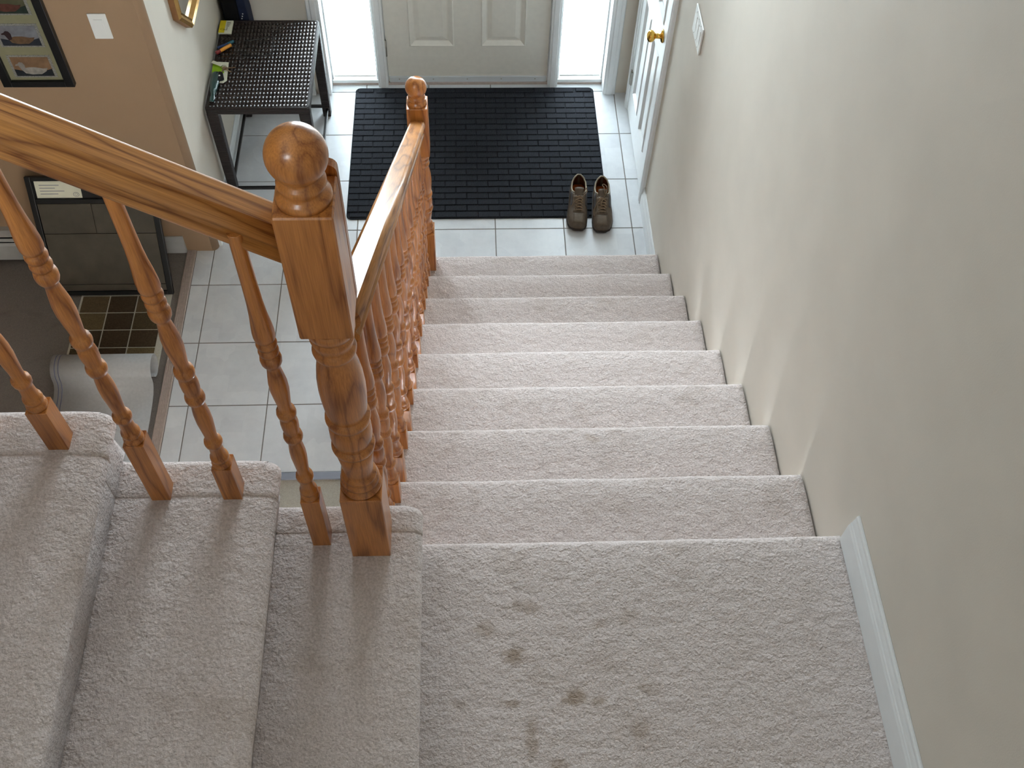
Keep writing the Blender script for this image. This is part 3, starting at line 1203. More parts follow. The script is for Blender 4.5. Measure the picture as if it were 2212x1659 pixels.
# ------------------------------------------------------------------ shoes
M['shoe'] = plain('shoe_brown_leather', (88, 74, 60), 0.5, 0.4, var=0.22, nscale=40, bump=0.35, bscale=320)
M['shoe_panel'] = plain('shoe_panel_leather', (98, 84, 68), 0.42, 0.45, var=0.15, nscale=60, bump=0.25, bscale=320)
M['shoe_trim'] = plain('shoe_collar', (142, 130, 110), 0.6, 0.3, var=0.1)
M['shoe_in'] = plain('shoe_lining', (84, 46, 26), 0.9, 0.1, var=0.2)
M['shoe_insole'] = plain('shoe_insole', (150, 72, 26), 0.9, 0.1, var=0.2)
M['sole'] = plain('shoe_sole_rubber', (52, 44, 38), 0.7, 0.3, var=0.15)
M['lace'] = plain('shoe_lace', (132, 112, 92), 0.85, 0.1, var=0.2, nscale=400)
M['shoe_side'] = plain('shoe_side_suede', (84, 82, 82), 0.8, 0.15, var=0.15)


def lerp_tab(tab, s):
    for (a, *va), (b_, *vb) in zip(tab, tab[1:]):
        if s <= b_:
            t = (s - a) / (b_ - a)
            t = t * t * (3 - 2 * t) * 0.5 + t * 0.5
            return [x + (y - x) * t for x, y in zip(va, vb)]
    return list(tab[-1][1:])


OUT = [(0, .014, .018), (.015, .030, .030), (.05, .044, .039), (.12, .053, .0445), (.22, .058, .047), (.34, .0565, .0465), (.5, .050, .046), (.7, .047, .045), (.86, .0445, .0425), (.95, .036, .035), (.985, .025, .025), (1, .014, .014)]
HT = [(0, .030), (.02, .040), (.08, .049), (.18, .056), (.30, .066), (.42, .084), (.52, .098), (.58, .094), (.66, .078), (.78, .072), (.9, .078), (.97, .088), (1, .090)]
GAP = [(0, 0.), (.46, 0.), (.52, .010), (.57, .025), (.63, .0335), (.74, .0365), (.86, .0335), (.93, .0255), (.975, .013), (1, .005)]
SL = 0.315


def shoe(name, loc, rz, mirror, label, tongue_lace):
    root = empty(name, loc, rz)
    tag(root, label, 'shoe', 'pair of brown lace-up shoes')
    sg = -1 if mirror else 1

    def wd(s):
        a, c_ = lerp_tab(OUT, s)
        return a, c_      # outer, inner half widths

    def P(s, side, phi, off=0.0):
        """side -1 outer(+x before mirror -> -x), phi 0 at the sole, pi/2 on top."""
        o_, i_ = wd(s)
        wv = o_ if side < 0 else i_
        g = lerp_tab(GAP, s)[0]
        h = lerp_tab(HT, s)[0]
        zs = 0.010
        p = 0.72
        x = g + max(0.001, wv - g) * (max(0, math.cos(phi)) ** p) * (1 + 0.03 * math.sin(2 * phi))
        z = zs + (h - zs) * (max(0, math.sin(phi)) ** p)
        return Vector((sg * side * (x + off * math.cos(phi)), s * SL, z + off * math.sin(phi)))

    def ztop(s, x):
        """height of the upper over (s, x)."""
        side = -1 if x * sg < 0 else 1
        lo, hi = 0.0, PI / 2
        for _ in range(30):
            m_ = (lo + hi) / 2
            if abs(P(s, side, m_).x) > abs(x):
                lo = m_
            else:
                hi = m_
        return P(s, side, hi).z

    NS, NP = 44, 10
    ss = [(i / NS) for i in range(NS + 1)]
    ss = sorted(set(ss + [0.008, 0.02, 0.035, 0.98, 0.99]))
    b = bmesh.new()
    sides = {}
    for side in (-1, 1):
        g_ = [[b.verts.new(P(s, side, PI / 2 * k / NP)) for k in range(NP + 1)] for s in ss]
        sides[side] = g_
        for r0, r1 in zip(g_, g_[1:]):
            for k in range(NP):
                f = b.faces.new((r0[k], r0[k + 1], r1[k + 1], r1[k]))
                f.smooth = True
    # close toe and heel
    for idx in (0, -1):
        a, c_ = sides[-1][idx], sides[1][idx]
        for k in range(NP):
            b.faces.new((a[k], a[k + 1], c_[k + 1], c_[k]))
    bmesh.ops.remove_doubles(b, verts=b.verts, dist=0.0004)
    obj('upper', b, M['shoe'], root)
    # lining and insole
    b = bmesh.new()
    lin_s = [s for s in ss if s >= 0.47]
    for side in (-1, 1):
        g_ = []
        for s in lin_s:
            g = lerp_tab(GAP, s)[0]
            h = lerp_tab(HT, s)[0]
            o_, i_ = wd(s)
            wv = (o_ if side < 0 else i_) - 0.007
            g_.append([b.verts.new((sg * side * (g + max(0, (wv - g)) * math.sin(PI / 2 * k / 5) * 0.9), s * SL - (0.003 if s > 0.95 else 0), h - 0.001 + (0.028 - h) * k / 5)) for k in range(6)])
        for r0, r1 in zip(g_, g_[1:]):
            for k in range(5):
                f = b.faces.new((r0[k], r0[k + 1], r1[k + 1], r1[k]))
                f.smooth = True
    obj('lining', b, M['shoe_in'], root)
    b = bmesh.new()
    pts = []
    for s in [0.4 + 0.57 * i / 12 for i in range(13)]:
        pts.append((-sg * (wd(s)[0] - 0.006), s * SL))
    for s in [0.97 - 0.57 * i / 12 for i in range(13)]:
        pts.append((sg * (wd(s)[1] - 0.006), s * SL))
    prism(b, pts, 'z', 0.022, 0.027)
    obj('insole', b, M['shoe_insole'], root)
    # collar roll
    b = bmesh.new()
    path = []
    cs_ = [0.56 + 0.435 * i / 16 for i in range(17)]
    for s in cs_:
        path.append((-sg * (lerp_tab(GAP, s)[0] + 0.0015), s * SL, lerp_tab(HT, s)[0] + 0.001))
    for s in reversed(cs_):
        path.append((sg * (lerp_tab(GAP, s)[0] + 0.0015), s * SL, lerp_tab(HT, s)[0] + 0.001))
    tube(b, path, 0.0042, 8)
    obj('collar', b, M['shoe_trim'], root)
    # sole
    b = bmesh.new()
    outer = []
    for s in ss:
        outer.append((-sg * (wd(s)[0] + 0.002), s * SL + (-0.004 if s < 0.01 else 0.004 if s > 0.99 else 0)))
    for s in reversed(ss):
        outer.append((sg * (wd(s)[1] + 0.002), s * SL + (-0.004 if s < 0.01 else 0.004 if s > 0.99 else 0)))
    prism(b, outer, 'z', 0.0, 0.013)
    obj('sole', b, M['sole'], root)

    def patch(nm, s0, s1, x0f, x1f, mat, th=0.0016, n=8):
        t = bmesh.new()
        top, bot = [], []
        for i in range(n + 1):
            s = s0 + (s1 - s0) * i / n
            r_t, r_b = [], []
            for k in range(n + 1):
                x = x0f(s) + (x1f(s) - x0f(s)) * k / n
                z = ztop(s, x)
                r_t.append(t.verts.new((x, s * SL, z + th)))
                r_b.append(t.verts.new((x, s * SL, z - 0.002)))
            top.append(r_t)
            bot.append(r_b)
        for g_ in (top, bot):
            for r0, r1 in zip(g_, g_[1:]):
                for k in range(n):
                    f = t.faces.new((r0[k], r0[k + 1], r1[k + 1], r1[k]))
                    f.smooth = True
        for i in range(n):
            for k in (0, n):
                t.faces.new((top[i][k], top[i + 1][k], bot[i + 1][k], bot[i][k]))
            for r_ in (0, n):
                t.faces.new((top[r_][i], top[r_][i + 1], bot[r_][i + 1], bot[r_][i]))
        return obj(nm, t, mat, root)
    patch('toe_panel', 0.045, 0.215, lambda s: -0.026, lambda s: 0.026, M['shoe_panel'])
    for e in (-1, 1):
        patch('eyelet_panel', 0.24, 0.50, lambda s: e * 0.012, lambda s: e * 0.029, M['shoe_panel'], 0.0022)
        patch('side_panel', 0.36, 0.60, lambda s: e * 0.0335, lambda s: e * (min(wd(s)) - 0.0025), M['shoe_side'], 0.0012)
    # tongue
    b = bmesh.new()
    n = 12
    rows_ = []
    for i in range(n + 1):
        s = 0.27 + 0.34 * i / n
        zc = ztop(min(s, 0.45), 0.0) if s <= 0.45 else ztop(0.45, 0) + (s - 0.45) * 0.20
        wv = 0.017 + 0.007 * i / n
        rows_.append([b.verts.new((wv * u, s * SL, zc + 0.0015 - 0.006 * u * u)) for u in (-1, -.6, -.2, .2, .6, 1)])
    for r0, r1 in zip(rows_, rows_[1:]):
        for k in range(5):
            f = b.faces.new((r0[k], r0[k + 1], r1[k + 1], r1[k]))
            f.smooth = True
    b.normal_update()
    bmesh.ops.solidify(b, geom=list(b.faces), thickness=0.0035)
    obj('tongue', b, M['shoe'], root)
    # laces: straight bar, crosses and trailing ends
    def Z(s, x):
        zz = ztop(min(s, 0.46), x)
        if s > 0.46:
            zz += (s - 0.46) * 0.2
        return zz + 0.0052

    def lace(pts, r=0.0028):
        t = bmesh.new()
        tube(t, spline([(x, s * SL, Z(s, x) + dz) for s, x, dz in pts], 5), r, 6)
        obj('lace', t, M['lace'], root)
    lace([(.265, -.019, 0), (.262, 0, .002), (.265, .019, 0)])
    for k, s in enumerate((.29, .335, .38, .425)):
        lace([(s, -.020, 0), (s + .012, -.004, .003), (s + .042, .020, 0)])
        lace([(s, .020, 0), (s + .018, .004, .0045), (s + .042, -.020, 0)])
    lace([(.47, -.020, 0), (.462, 0, .004), (.47, .020, 0)])
    for pts_ in tongue_lace:
        lace(pts_, 0.0023)
    return root


shoe('shoe', (-0.358, 0.303, 0.0116), -0.07, False, 'brown leather lace-up shoe with its lace end hanging over the inner side, doormat beneath it',
     [[(.47, .018, .001), (.53, .034, .006), (.585, .041, .008), (.60, .036, .014), (.56, .030, .010), (.50, .020, .006)],
      [(.47, -.004, .006), (.455, .018, .006), (.40, -.012, .010), (.36, -.030, .004), (.335, -.036, .002)]])
shoe('shoe', (-0.238, 0.289, 0.0116), -0.075, True, 'brown leather lace-up shoe with a lace loop lying in its opening, beside the closet baseboard',
     [[(.47, .006, .004), (.55, .020, .012), (.63, .018, .004), (.675, .004, -.004), (.66, -.004, -.004), (.60, .006, .006), (.52, .012, .006)],
      [(.47, -.004, .005), (.44, -.014, .007), (.39, -.028, .006), (.33, -.040, .001), (.27, -.042, .001), (.20, -.040, .001)],
      [(.47, .016, .004), (.43, .002, .010), (.38, -.006, .009), (.355, -.008, .006)]])

# ------------------------------------------------------------------ wicker table
TX0, TX1, TY0, TY1, TH = -2.172, -1.676, 0.562, 1.238, 0.60
tb = empty('wicker_table', (TX0, TY0, 0))
tag(tb, 'dark brown woven wicker console table against the foyer wall', 'table')
WX, WY = TX1 - TX0, TY1 - TY0
b = bmesh.new()
prism(b, rrect(0, WX, 0, WY, 0.012), 'z', TH - 0.034, TH - 0.002)
obj('table_top', b, M['wickerleg'], tb)
b = bmesh.new()
tube(b, [(*p, TH - 0.006) for p in rrect(0.008, WX - 0.008, 0.008, WY - 0.008, 0.012)], 0.0085, 8, closed=True)
obj('rim', b, M['wickerleg'], tb)
# the weave: each strand that shows on top is a small dome, staggered row by row
b = bmesh.new()
px_, py_ = 0.0176, 0.0300
nx_, ny_ = int((WX - 0.03) / px_), int((WY - 0.03) / py_)
for j in range(ny_ + 1):
    for i in range(nx_ + 1):
        cx = 0.018 + i * px_
        cy = 0.020 + j * py_
        if cx > WX - 0.016 or cy > WY - 0.016:
            continue
        c_ = b.verts.new((cx, cy, TH + 0.0022))
        r1, r2 = [], []
        for k in range(8):
            a = 2 * PI * k / 8
            ex, ey = math.cos(a), math.sin(a)
            sq = 1 / max(abs(ex), abs(ey)) ** 0.55
            r1.append(b.verts.new((cx + ex * sq * px_ * 0.26, cy + ey * sq * py_ * 0.28, TH + 0.0018)))
            r2.append(b.verts.new((cx + ex * sq * px_ * 0.45, cy + ey * sq * py_ * 0.46, TH - 0.0012)))
        for k in range(8):
            l = (k + 1) % 8
            for f in (b.faces.new((c_, r1[k], r1[l])), b.faces.new((r1[k], r2[k], r2[l], r1[l]))):
                f.smooth = True
o = obj('weave', b, M['wicker'], tb)
o['kind'] = 'stuff'
LEG = 0.056
for lx, ly in ((0, 0), (WX - LEG, 0), (0, WY - LEG), (WX - LEG, WY - LEG)):
    b = bmesh.new()
    box(b, 0, LEG, 0, LEG, 0.0005, TH - 0.033, bev=0.006)
    cx = LEG / 2
    for v in b.verts:
        t = 1 - 0.22 * (1 - v.co.z / TH)
        v.co.x = cx + (v.co.x - cx) * t
        v.co.y = cx + (v.co.y - cx) * t
    obj('leg', b, M['wickerleg'], tb, (lx, ly, 0))
M['darkbar'] = plain('table_bar_black', (24, 20, 20), 0.35, 0.5, var=0.2)
zb = 0.055
for (x0, x1, y0, y1) in ((LEG * .9, WX - LEG * .9, 0.016, 0.030), (LEG * .9, WX - LEG * .9, WY - 0.030, WY - 0.016), (0.016, 0.030, LEG * .9, WY - LEG * .9), (WX - 0.030, WX - 0.016, LEG * .9, WY - LEG * .9)):
    obj('stretcher', bx(x0, x1, y0, y1, zb - 0.008, zb + 0.008, bev=0.002), M['darkbar'], tb)

TT = TH + 0.0045
# ---- things on the table
M['yellow'] = plain('yellow_print', (226, 204, 40), 0.5, 0.4, var=0.06)
M['paper'] = plain('paper_white', (222, 220, 200), 0.7, 0.3, var=0.03)
M['ink'] = plain('ink_dark', (60, 66, 40), 0.7, 0.3)
np_ = empty('note_pad', (-2.174, 1.116, TT))
tag(np_, 'small yellow and white note pad at the back corner of the wicker table', 'notepad')
obj('pad_block', bx(0, 0.066, 0, 0.100, 0.0, 0.010, bev=0.0015), M['paper'], np_)
obj('yellow_print', bx(0.0005, 0.030, 0.001, 0.099, 0.0101, 0.0106), M['yellow'], np_)
b = bmesh.new()
for i in range(4):
    box(b, 0.036, 0.036 + random.uniform(0.012, 0.02), 0.052 + i * 0.010, 0.055 + i * 0.010, 0.0101, 0.0104)
box(b, 0.020, 0.042, 0.020, 0.0225, 0.0106, 0.0109)
box(b, 0.040, 0.042, 0.020, 0.045, 0.0106, 0.0109)
tube(b, [(0.018 + 0.010 * math.cos(a), 0.028 + 0.007 * math.sin(a), 0.0107) for a in [2 * PI * k / 14 for k in range(14)]], 0.0008, 5, closed=True)
obj('printed_marks', b, M['ink'], np_)


def stick(name, p0, p1, r, mats, label, cat, z, splits):
    p0, p1 = Vector((*p0, z)), Vector((*p1, z))
    d = p1 - p0
    root = empty(name, p0)
    tag(root, label, cat)
    ang = math.atan2(d.y, d.x)
    for (a, c_, nm, mat, rr) in splits:
        b = bmesh.new()
        L = d.length
        n0, n1 = a * L, c_ * L
        lathe(b, [(n0, rr * 0.8), (n0 + 0.002, rr), (n1 - 0.002, rr), (n1, rr * 0.8)], 16)
        obj(nm, b, mat, root, (0, 0, 0), (PI / 2, 0, ang + PI / 2))
    return root


M['orange'] = plain('orange_plastic', (226, 152, 52), 0.35, 0.5)
M['maroon'] = plain('maroon_cap', (120, 26, 28), 0.35, 0.5)
M['teal'] = plain('marker_teal', (20, 86, 104), 0.35, 0.5)
M['bluep'] = plain('marker_blue', (34, 60, 110), 0.35, 0.5)
stick('glue_stick', (-2.164, 0.957), (-2.098, 1.022), 0.0095, None, 'orange tube with a dark red cap lying on the wicker table', 'tube', TT + 0.0095,
      [(0, 0.27, 'cap', M['maroon'], 0.0095), (0.27, 1, 'tube_body', M['orange'], 0.0088)])
stick('marker_pen', (-2.162, 0.999), (-2.088, 1.052), 0.0075, None, 'blue marker pen with teal cap lying behind the orange tube', 'marker', TT + 0.0075,
      [(0, 0.62, 'pen_body', M['bluep'], 0.0068), (0.62, 1, 'cap', M['teal'], 0.0078)])

# papers, keys and shoehorn at the wall side of the table
M['green'] = plain('green_paper', (150, 190, 40), 0.6, 0.3, var=0.1)
b = bmesh.new()
prism(b, [(-2.168, 0.902), (-2.096, 0.897), (-2.089, 0.760), (-2.105, 0.742), (-2.160, 0.745)], 'z', TT, TT + 0.0012)
tag(obj('folded_paper', b, M['paper']), 'creased white paper under the keys and black fob', 'paper')
b = bmesh.new()
prism(b, [(-2.172, 0.885), (-2.128, 0.880), (-2.108, 0.815), (-2.168, 0.805)], 'z', TT + 0.0014, TT + 0.0026)
tag(obj('leaflet', b, M['green']), 'bright green leaflet lying on the white paper', 'leaflet')
ky = empty('key_bunch', (-2.115, 0.855, TT + 0.003))
tag(ky, 'bunch of metal keys with a white tag and black fob on the papers', 'keys')
M['keymetal'] = plain('key_metal', (150, 126, 100), 0.35, 0.5, 0.8, var=0.15)
M['fob'] = plain('fob_black', (18, 14, 22), 0.4, 0.5)
b = bmesh.new()
tube(b, [(0.013 * math.cos(a), 0.013 * math.sin(a), 0.004) for a in [2 * PI * k / 20 for k in range(20)]], 0.0011, 6, closed=True)
obj('key_ring', b, M['keymetal'], ky)
for k, (ang, ln, dx, dy) in enumerate(((0.12, 0.052, 0.008, -0.006), (-0.65, 0.045, 0.008, -0.012), (-1.75, 0.048, 0.004, -0.010))):
    b = bmesh.new()
    pts = [(0.011 * math.cos(2 * PI * i / 14), 0.010 * math.sin(2 * PI * i / 14)) for i in range(14)]
    prism(b, pts, 'z', 0.0, 0.0022)
    prism(b, [(0.009, -0.0035), (ln - 0.004, -0.0035), (ln, 0), (ln - 0.004, 0.003), (0.036, 0.003), (0.033, 0.0015), (0.029, 0.003), (0.025, 0.001), (0.021, 0.0035), (0.009, 0.0035)], 'z', 0.0002, 0.002)
    obj('key', b, M['keymetal'], ky, (dx, dy, 0.0026 * k), (0, 0, ang))
b = bmesh.new()
prism(b, rrect(-0.030, 0.030, -0.009, 0.009, 0.004), 'z', 0, 0.002)
obj('key_tag', b, M['paper'], ky, (-0.034, 0.022, 0.006), (0, 0, -0.52))
b = bmesh.new()
prism(b, rrect(-0.016, 0.018, -0.030, 0.030, 0.010), 'z', 0, 0.010)
bmesh.ops.bevel(b, geom=[e for e in b.edges if abs(e.verts[0].co.z - e.verts[1].co.z) < 1e-6 and e.verts[0].co.z > 0.005], offset=0.003, segments=2, affect='EDGES')
fb = obj('key_fob', b, M['fob'], ky, (-0.010, -0.072, 0.0), (0, 0, 0.25))
b = bmesh.new()
prism(b, rrect(-0.004, 0.004, -0.004, 0.004, 0.002), 'z', 0.0095, 0.0115)
obj('fob_button', b, M['plastic'], fb)

M['shoehorn'] = plain('shoehorn_green', (10, 58, 58), 0.18, 0.6, coat=0.5)
b = bmesh.new()
rows_ = []
tab = [(0, .010, .004), (.03, .021, .010), (.10, .0235, .012), (.35, .022, .012), (.6, .017, .010), (.72, .011, .006), (.80, .0095, .0035), (.9, .0115, .003), (.97, .011, .003), (1, .005, .002)]
for i in range(33):
    s = i / 32
    wv, dp = lerp_tab(tab, s)
    rows_.append([b.verts.new((wv * u, -0.215 * s, dp * (1 - u * u) + 0.0022)) for u in (-1, -.75, -.45, -.15, .15, .45, .75, 1)])
for r0, r1 in zip(rows_, rows_[1:]):
    for k in range(7):
        f = b.faces.new((r0[k], r0[k + 1], r1[k + 1], r1[k]))
        f.smooth = True
b.normal_update()
bmesh.ops.solidify(b, geom=list(b.faces), thickness=0.0022)
sh = obj('shoehorn', b, M['shoehorn'], None, (-2.146, 0.818, TT + 0.0006), (0, 0, 0.02))
tag(sh, 'glossy dark green shoehorn at the front corner of the wicker table', 'shoehorn')

# eyeglasses
gl = empty('eyeglasses', (-1.895, 1.0, TT))
tag(gl, 'thin black eyeglasses with folded-out temples on the wicker table', 'eyeglasses')
M['gframe'] = plain('glasses_black', (10, 10, 12), 0.3, 0.5)
M['lens'] = None
m, nt, bs, N, L = nodes('lens_glass')
N.remove(bs)
t_ = N.new('ShaderNodeBsdfTransparent')
g_ = N.new('ShaderNodeBsdfGlossy')
g_.inputs['Roughness'].default_value = 0.06
x_ = N.new('ShaderNodeMixShader')
x_.inputs[0].default_value = 0.22
L.new(t_.outputs[0], x_.inputs[1])
L.new(g_.outputs[0], x_.inputs[2])
L.new(x_.outputs[0], N['Material Output'].inputs[0])
M['lens'] = m
for sy in (1, -1):
    b = bmesh.new()
    ring = []
    for k in range(24):
        a = 2 * PI * k / 24
        yy = sy * 0.036 + 0.025 * math.copysign(abs(math.cos(a)) ** 0.8, math.cos(a))
        vv = 0.018 * math.copysign(abs(math.sin(a)) ** 0.8, math.sin(a))
        ring.append(Vector((0.010 * (1 - abs(yy) / 0.07) + vv * 0.35, yy, 0.0185 + vv * 0.92)))
    tube(b, ring, 0.0011, 6, closed=True)
    obj('rim', b, M['gframe'], gl)
    b = bmesh.new()
    b.faces.new([b.verts.new(v) for v in ring])
    b.normal_update()
    bmesh.ops.solidify(b, geom=list(b.faces), thickness=0.0012)
    obj('lens', b, M['lens'], gl)
    b = bmesh.new()
    tube(b, spline([(0.003, sy * 0.064, 0.022), (-0.015, sy * 0.069, 0.019), (-0.08, sy * 0.066, 0.008), (-0.118, sy * 0.062, 0.0045), (-0.135, sy * 0.054 + 0.010, 0.003), (-0.146, sy * 0.050 + 0.018, 0.0022)], 6), 0.0022, 6)
    obj('temple', b, M['gframe'], gl)
b = bmesh.new()
tube(b, spline([(0.011, 0.011, 0.022), (0.013, 0, 0.026), (0.011, -0.011, 0.022)], 5), 0.0012, 6)
obj('bridge', b, M['gframe'], gl)

# ------------------------------------------------------------------ dark bag behind the table
M['navy'] = plain('navy_cloth', (16, 26, 52), 0.7, 0.3, var=0.25)
M['blackcloth'] = plain('black_cloth', (12, 12, 14), 0.8, 0.2, var=0.25)
bg_ = empty('tall_bag', (-2.105, 1.312, 0))
tag(bg_, 'tall black and navy bag with white studs standing behind the wicker table', 'bag')
b = bmesh.new()
prism(b, rrect(-0.062, 0.018, -0.055, 0.050, 0.014), 'z', 0.001, 0.94)
bmesh.ops.bevel(b, geom=[e for e in b.edges if min(v.co.z for v in e.verts) > 0.93], offset=0.012, segments=2, affect='EDGES')
obj('bag_body', b, M['blackcloth'], bg_)
b = bmesh.new()
prism(b, [(0.018, 0.001), (0.078, 0.001), (0.066, 0.60), (0.046, 0.90), (0.018, 0.93)], 'y', -0.050, 0.046)
bmesh.ops.bevel(b, geom=list(b.edges), offset=0.006, segments=2, affect='EDGES')
fp = obj('side_pocket', b, M['navy'], bg_)
for i in range(4):
    b = bmesh.new()
    lathe(b, [(0, 0.0035), (0.0015, 0.003), (0.002, 0)], 10)
    obj('stud', b, M['plastic'], fp, (0.026 + i * 0.0045, -0.0505, 0.578 + i * 0.014), (PI / 2, 0, 0))
b = bmesh.new()
prism(b, rrect(-0.008, 0.008, -0.006, 0.006, 0.003), 'y', -0.004, 0.0)
obj('white_tag', b, M['plastic'], bg_, (0.010, -0.0552, 0.545))

# ------------------------------------------------------------------ gold-framed mirror on the foyer wall
M['gold'] = plain('gold_frame', (204, 160, 96), 0.25, 0.5, 0.7, var=0.1)
M['goldside'] = plain('frame_side_brown', (128, 88, 50), 0.45, 0.4, var=0.1)
mi, nt, bs, N, L = nodes('mirror_glass')
sset(bs, 0.02, 0.5, 1.0)
bs.inputs['Base Color'].default_value = (0.86, 0.88, 0.9, 1)
mr = empty('wall_mirror', (XW + 0.0005, 0.87, 1.38))
tag(mr, 'eight-sided mirror in a gold frame on the pale wall over the wicker table', 'mirror')


def octo(h, v, c):
    return [(-h + c, -v), (h - c, -v), (h, -v + c), (h, v - c), (h - c, v), (-h + c, v), (-h, v - c), (-h, -v + c)]


def oct_ring(bm, o1, o2, x0, x1):
    a0 = [bm.verts.new((x0, u, v)) for u, v in o1]
    a1 = [bm.verts.new((x1, u, v)) for u, v in o2]
    for i in range(8):
        j = (i + 1) % 8
        bm.faces.new((a0[i], a0[j], a1[j], a1[i]))


HW, VW, CW = 0.35, 0.405, 0.15
b = bmesh.new()
oct_ring(b, octo(HW, VW, CW), octo(HW, VW, CW), 0, 0.026)
obj('frame_side', b, M['goldside'], mr)
b = bmesh.new()
k_ = 0.414
oct_ring(b, octo(HW, VW, CW), octo(HW - 0.012, VW - 0.012, CW - 0.012 * k_ * 1.4), 0.026, 0.036)
oct_ring(b, octo(HW - 0.012, VW - 0.012, CW - 0.007), octo(HW - 0.026, VW - 0.026, CW - 0.015), 0.036, 0.030)
oct_ring(b, octo(HW - 0.026, VW - 0.026, CW - 0.015), octo(HW - 0.034, VW - 0.034, CW - 0.020), 0.030, 0.034)
oct_ring(b, octo(HW - 0.034, VW - 0.034, CW - 0.020), octo(HW - 0.044, VW - 0.044, CW - 0.026), 0.034, 0.014)
obj('frame_front', b, M['gold'], mr)
b = bmesh.new()
b.faces.new([b.verts.new((0.015, u, v)) for u, v in octo(HW - 0.04, VW - 0.04, CW - 0.023)])
b.normal_update()
bmesh.ops.solidify(b, geom=list(b.faces), thickness=0.004)
obj('mirror_glass', b, mi, mr)

# ------------------------------------------------------------------ bird picture on the tan wall
PX0, PX1, PZ0, PZ1 = -2.848, -2.556, 1.052, 1.752
pc = empty('bird_picture', ((PX0 + PX1) / 2, YT - 0.0005, PZ0))
tag(pc, 'tall black-framed picture of waterfowl prints on the tan wall', 'picture')
M['matboard'] = plain('matboard_olive_cream', (122, 118, 92), 0.8, 0.2, var=0.05)
pw2, phh = (PX1 - PX0) / 2, PZ1 - PZ0
b = bmesh.new()
fwid, fbot = 0.036, 0.026
box(b, -pw2, -pw2 + fwid, -0.026, 0, 0, phh, bev=0.002)
box(b, pw2 - fwid, pw2, -0.026, 0, 0, phh, bev=0.002)
box(b, -pw2 + fwid, pw2 - fwid, -0.026, 0, 0, fbot, bev=0.002)
box(b, -pw2 + fwid, pw2 - fwid, -0.026, 0, phh - fbot, phh, bev=0.002)
obj('picture_frame', b, M['black'], pc)
obj('mat_board', bx(-pw2 + fwid, pw2 - fwid, -0.010, -0.002, fbot, phh - fbot), M['matboard'], pc)
PCOL = [((112, 86, 62), (132, 126, 118), (122, 116, 110), (26, 28, 32)),
        ((104, 104, 108), (92, 70, 50), (40, 26, 28), (36, 38, 44)),
        ((68, 66, 48), (76, 44, 36), (30, 34, 28), (34, 42, 36)),
        ((122, 118, 100), (80, 86, 74), (36, 54, 42), (40, 46, 56))]
M['stampedge'] = plain('print_edge_grey', (120, 118, 112), 0.8, 0.2, var=0.4, nscale=300)
for k in range(4):
    sky, body, head, water = PCOL[k]
    cz = fbot + 0.018 + 0.052 + k * 0.150
    pr = empty('waterfowl_print', (0, -0.010, cz), 0, pc)
    b = bmesh.new()
    hw2, hv = 0.088, 0.056
    # perforated paper edge
    pts = []
    for (x0, z0, x1, z1, n) in ((-hw2, -hv, hw2, -hv, 22), (hw2, -hv, hw2, hv, 14), (hw2, hv, -hw2, hv, 22), (-hw2, hv, -hw2, -hv, 14)):
        for i in range(n):
            t = i / n
            d = 0.0018 if i % 2 else 0
            nx, nz = (z1 - z0), -(x1 - x0)
            ll = math.hypot(nx, nz)
            pts.append((x0 + (x1 - x0) * t - nx / ll * d, z0 + (z1 - z0) * t - nz / ll * d))
    prism(b, pts, 'y', -0.0012, 0)
    obj('print_paper', b, M['stampedge'], pr)
    obj('print_sky', bx(-hw2 + 0.012, hw2 - 0.012, -0.0016, -0.0012, -hv + 0.008, hv - 0.010), plain('print_sky', sky, 0.7, 0.2, var=0.25, nscale=25), pr)
    b = bmesh.new()
    prism(b, [(-hw2 + 0.012, -hv + 0.008), (hw2 - 0.012, -hv + 0.008), (hw2 - 0.012, -0.012), (0.05, -0.020), (0.0, -0.028), (-0.04, -0.022), (-hw2 + 0.012, -0.014)], 'y', -0.0020, -0.0016)
    obj('print_water', b, plain('print_water', water, 0.7, 0.2, var=0.2, nscale=40), pr)
    b = bmesh.new()
    bodyp = [(-0.044, -0.020), (-0.036, -0.034), (-0.010, -0.040), (0.028, -0.038), (0.050, -0.024), (0.060, -0.008), (0.040, -0.010), (0.012, -0.004), (-0.016, -0.004), (-0.034, -0.008)]
    prism(b, bodyp, 'y', -0.0024, -0.0020)
    obj('print_bird', b, plain('print_body', body, 0.7, 0.2, var=0.25, nscale=45), pr)
    b = bmesh.new()
    prism(b, [(-0.030, -0.016), (-0.044, -0.022), (-0.054, 0.004), (-0.066, 0.004), (-0.064, 0.010), (-0.054, 0.014), (-0.046, 0.022), (-0.034, 0.020), (-0.028, 0.008)], 'y', -0.0028, -0.0024)
    obj('print_bird_head', b, plain('print_head', head, 0.7, 0.2, var=0.2), pr)

# ------------------------------------------------------------------ baseboard heater
M['slot'] = plain('heater_slot_dark', (14, 14, 15), 0.8, 0.2)
ht = empty('baseboard_heater', (-3.05, YT, 0))
tag(ht, 'grey metal baseboard heater with dark slots along the tan wall', 'heater')
b = bmesh.new()
prism(b, [(-0.0005, 0.165), (-0.0005, 0.190), (-0.030, 0.192), (-0.060, 0.182), (-0.060, 0.178), (-0.030, 0.186), (-0.006, 0.184), (-0.006, 0.165)], 'x', -2.5, -0.035)
obj('top_cover', b, M['heater'], ht)
b = bmesh.new()
prism(b, [(-0.070, 0.030), (-0.074, 0.030), (-0.074, 0.128), (-0.064, 0.140), (-0.061, 0.138), (-0.070, 0.126)], 'x', -2.5, -0.035)
obj('front_panel', b, M['heater'], ht)
b = bmesh.new()
prism(b, [(-0.066, 0.150), (-0.068, 0.158), (-0.060, 0.166), (-0.057, 0.164)], 'x', -2.5, -0.035)
obj('damper_strip', b, M['heater'], ht)
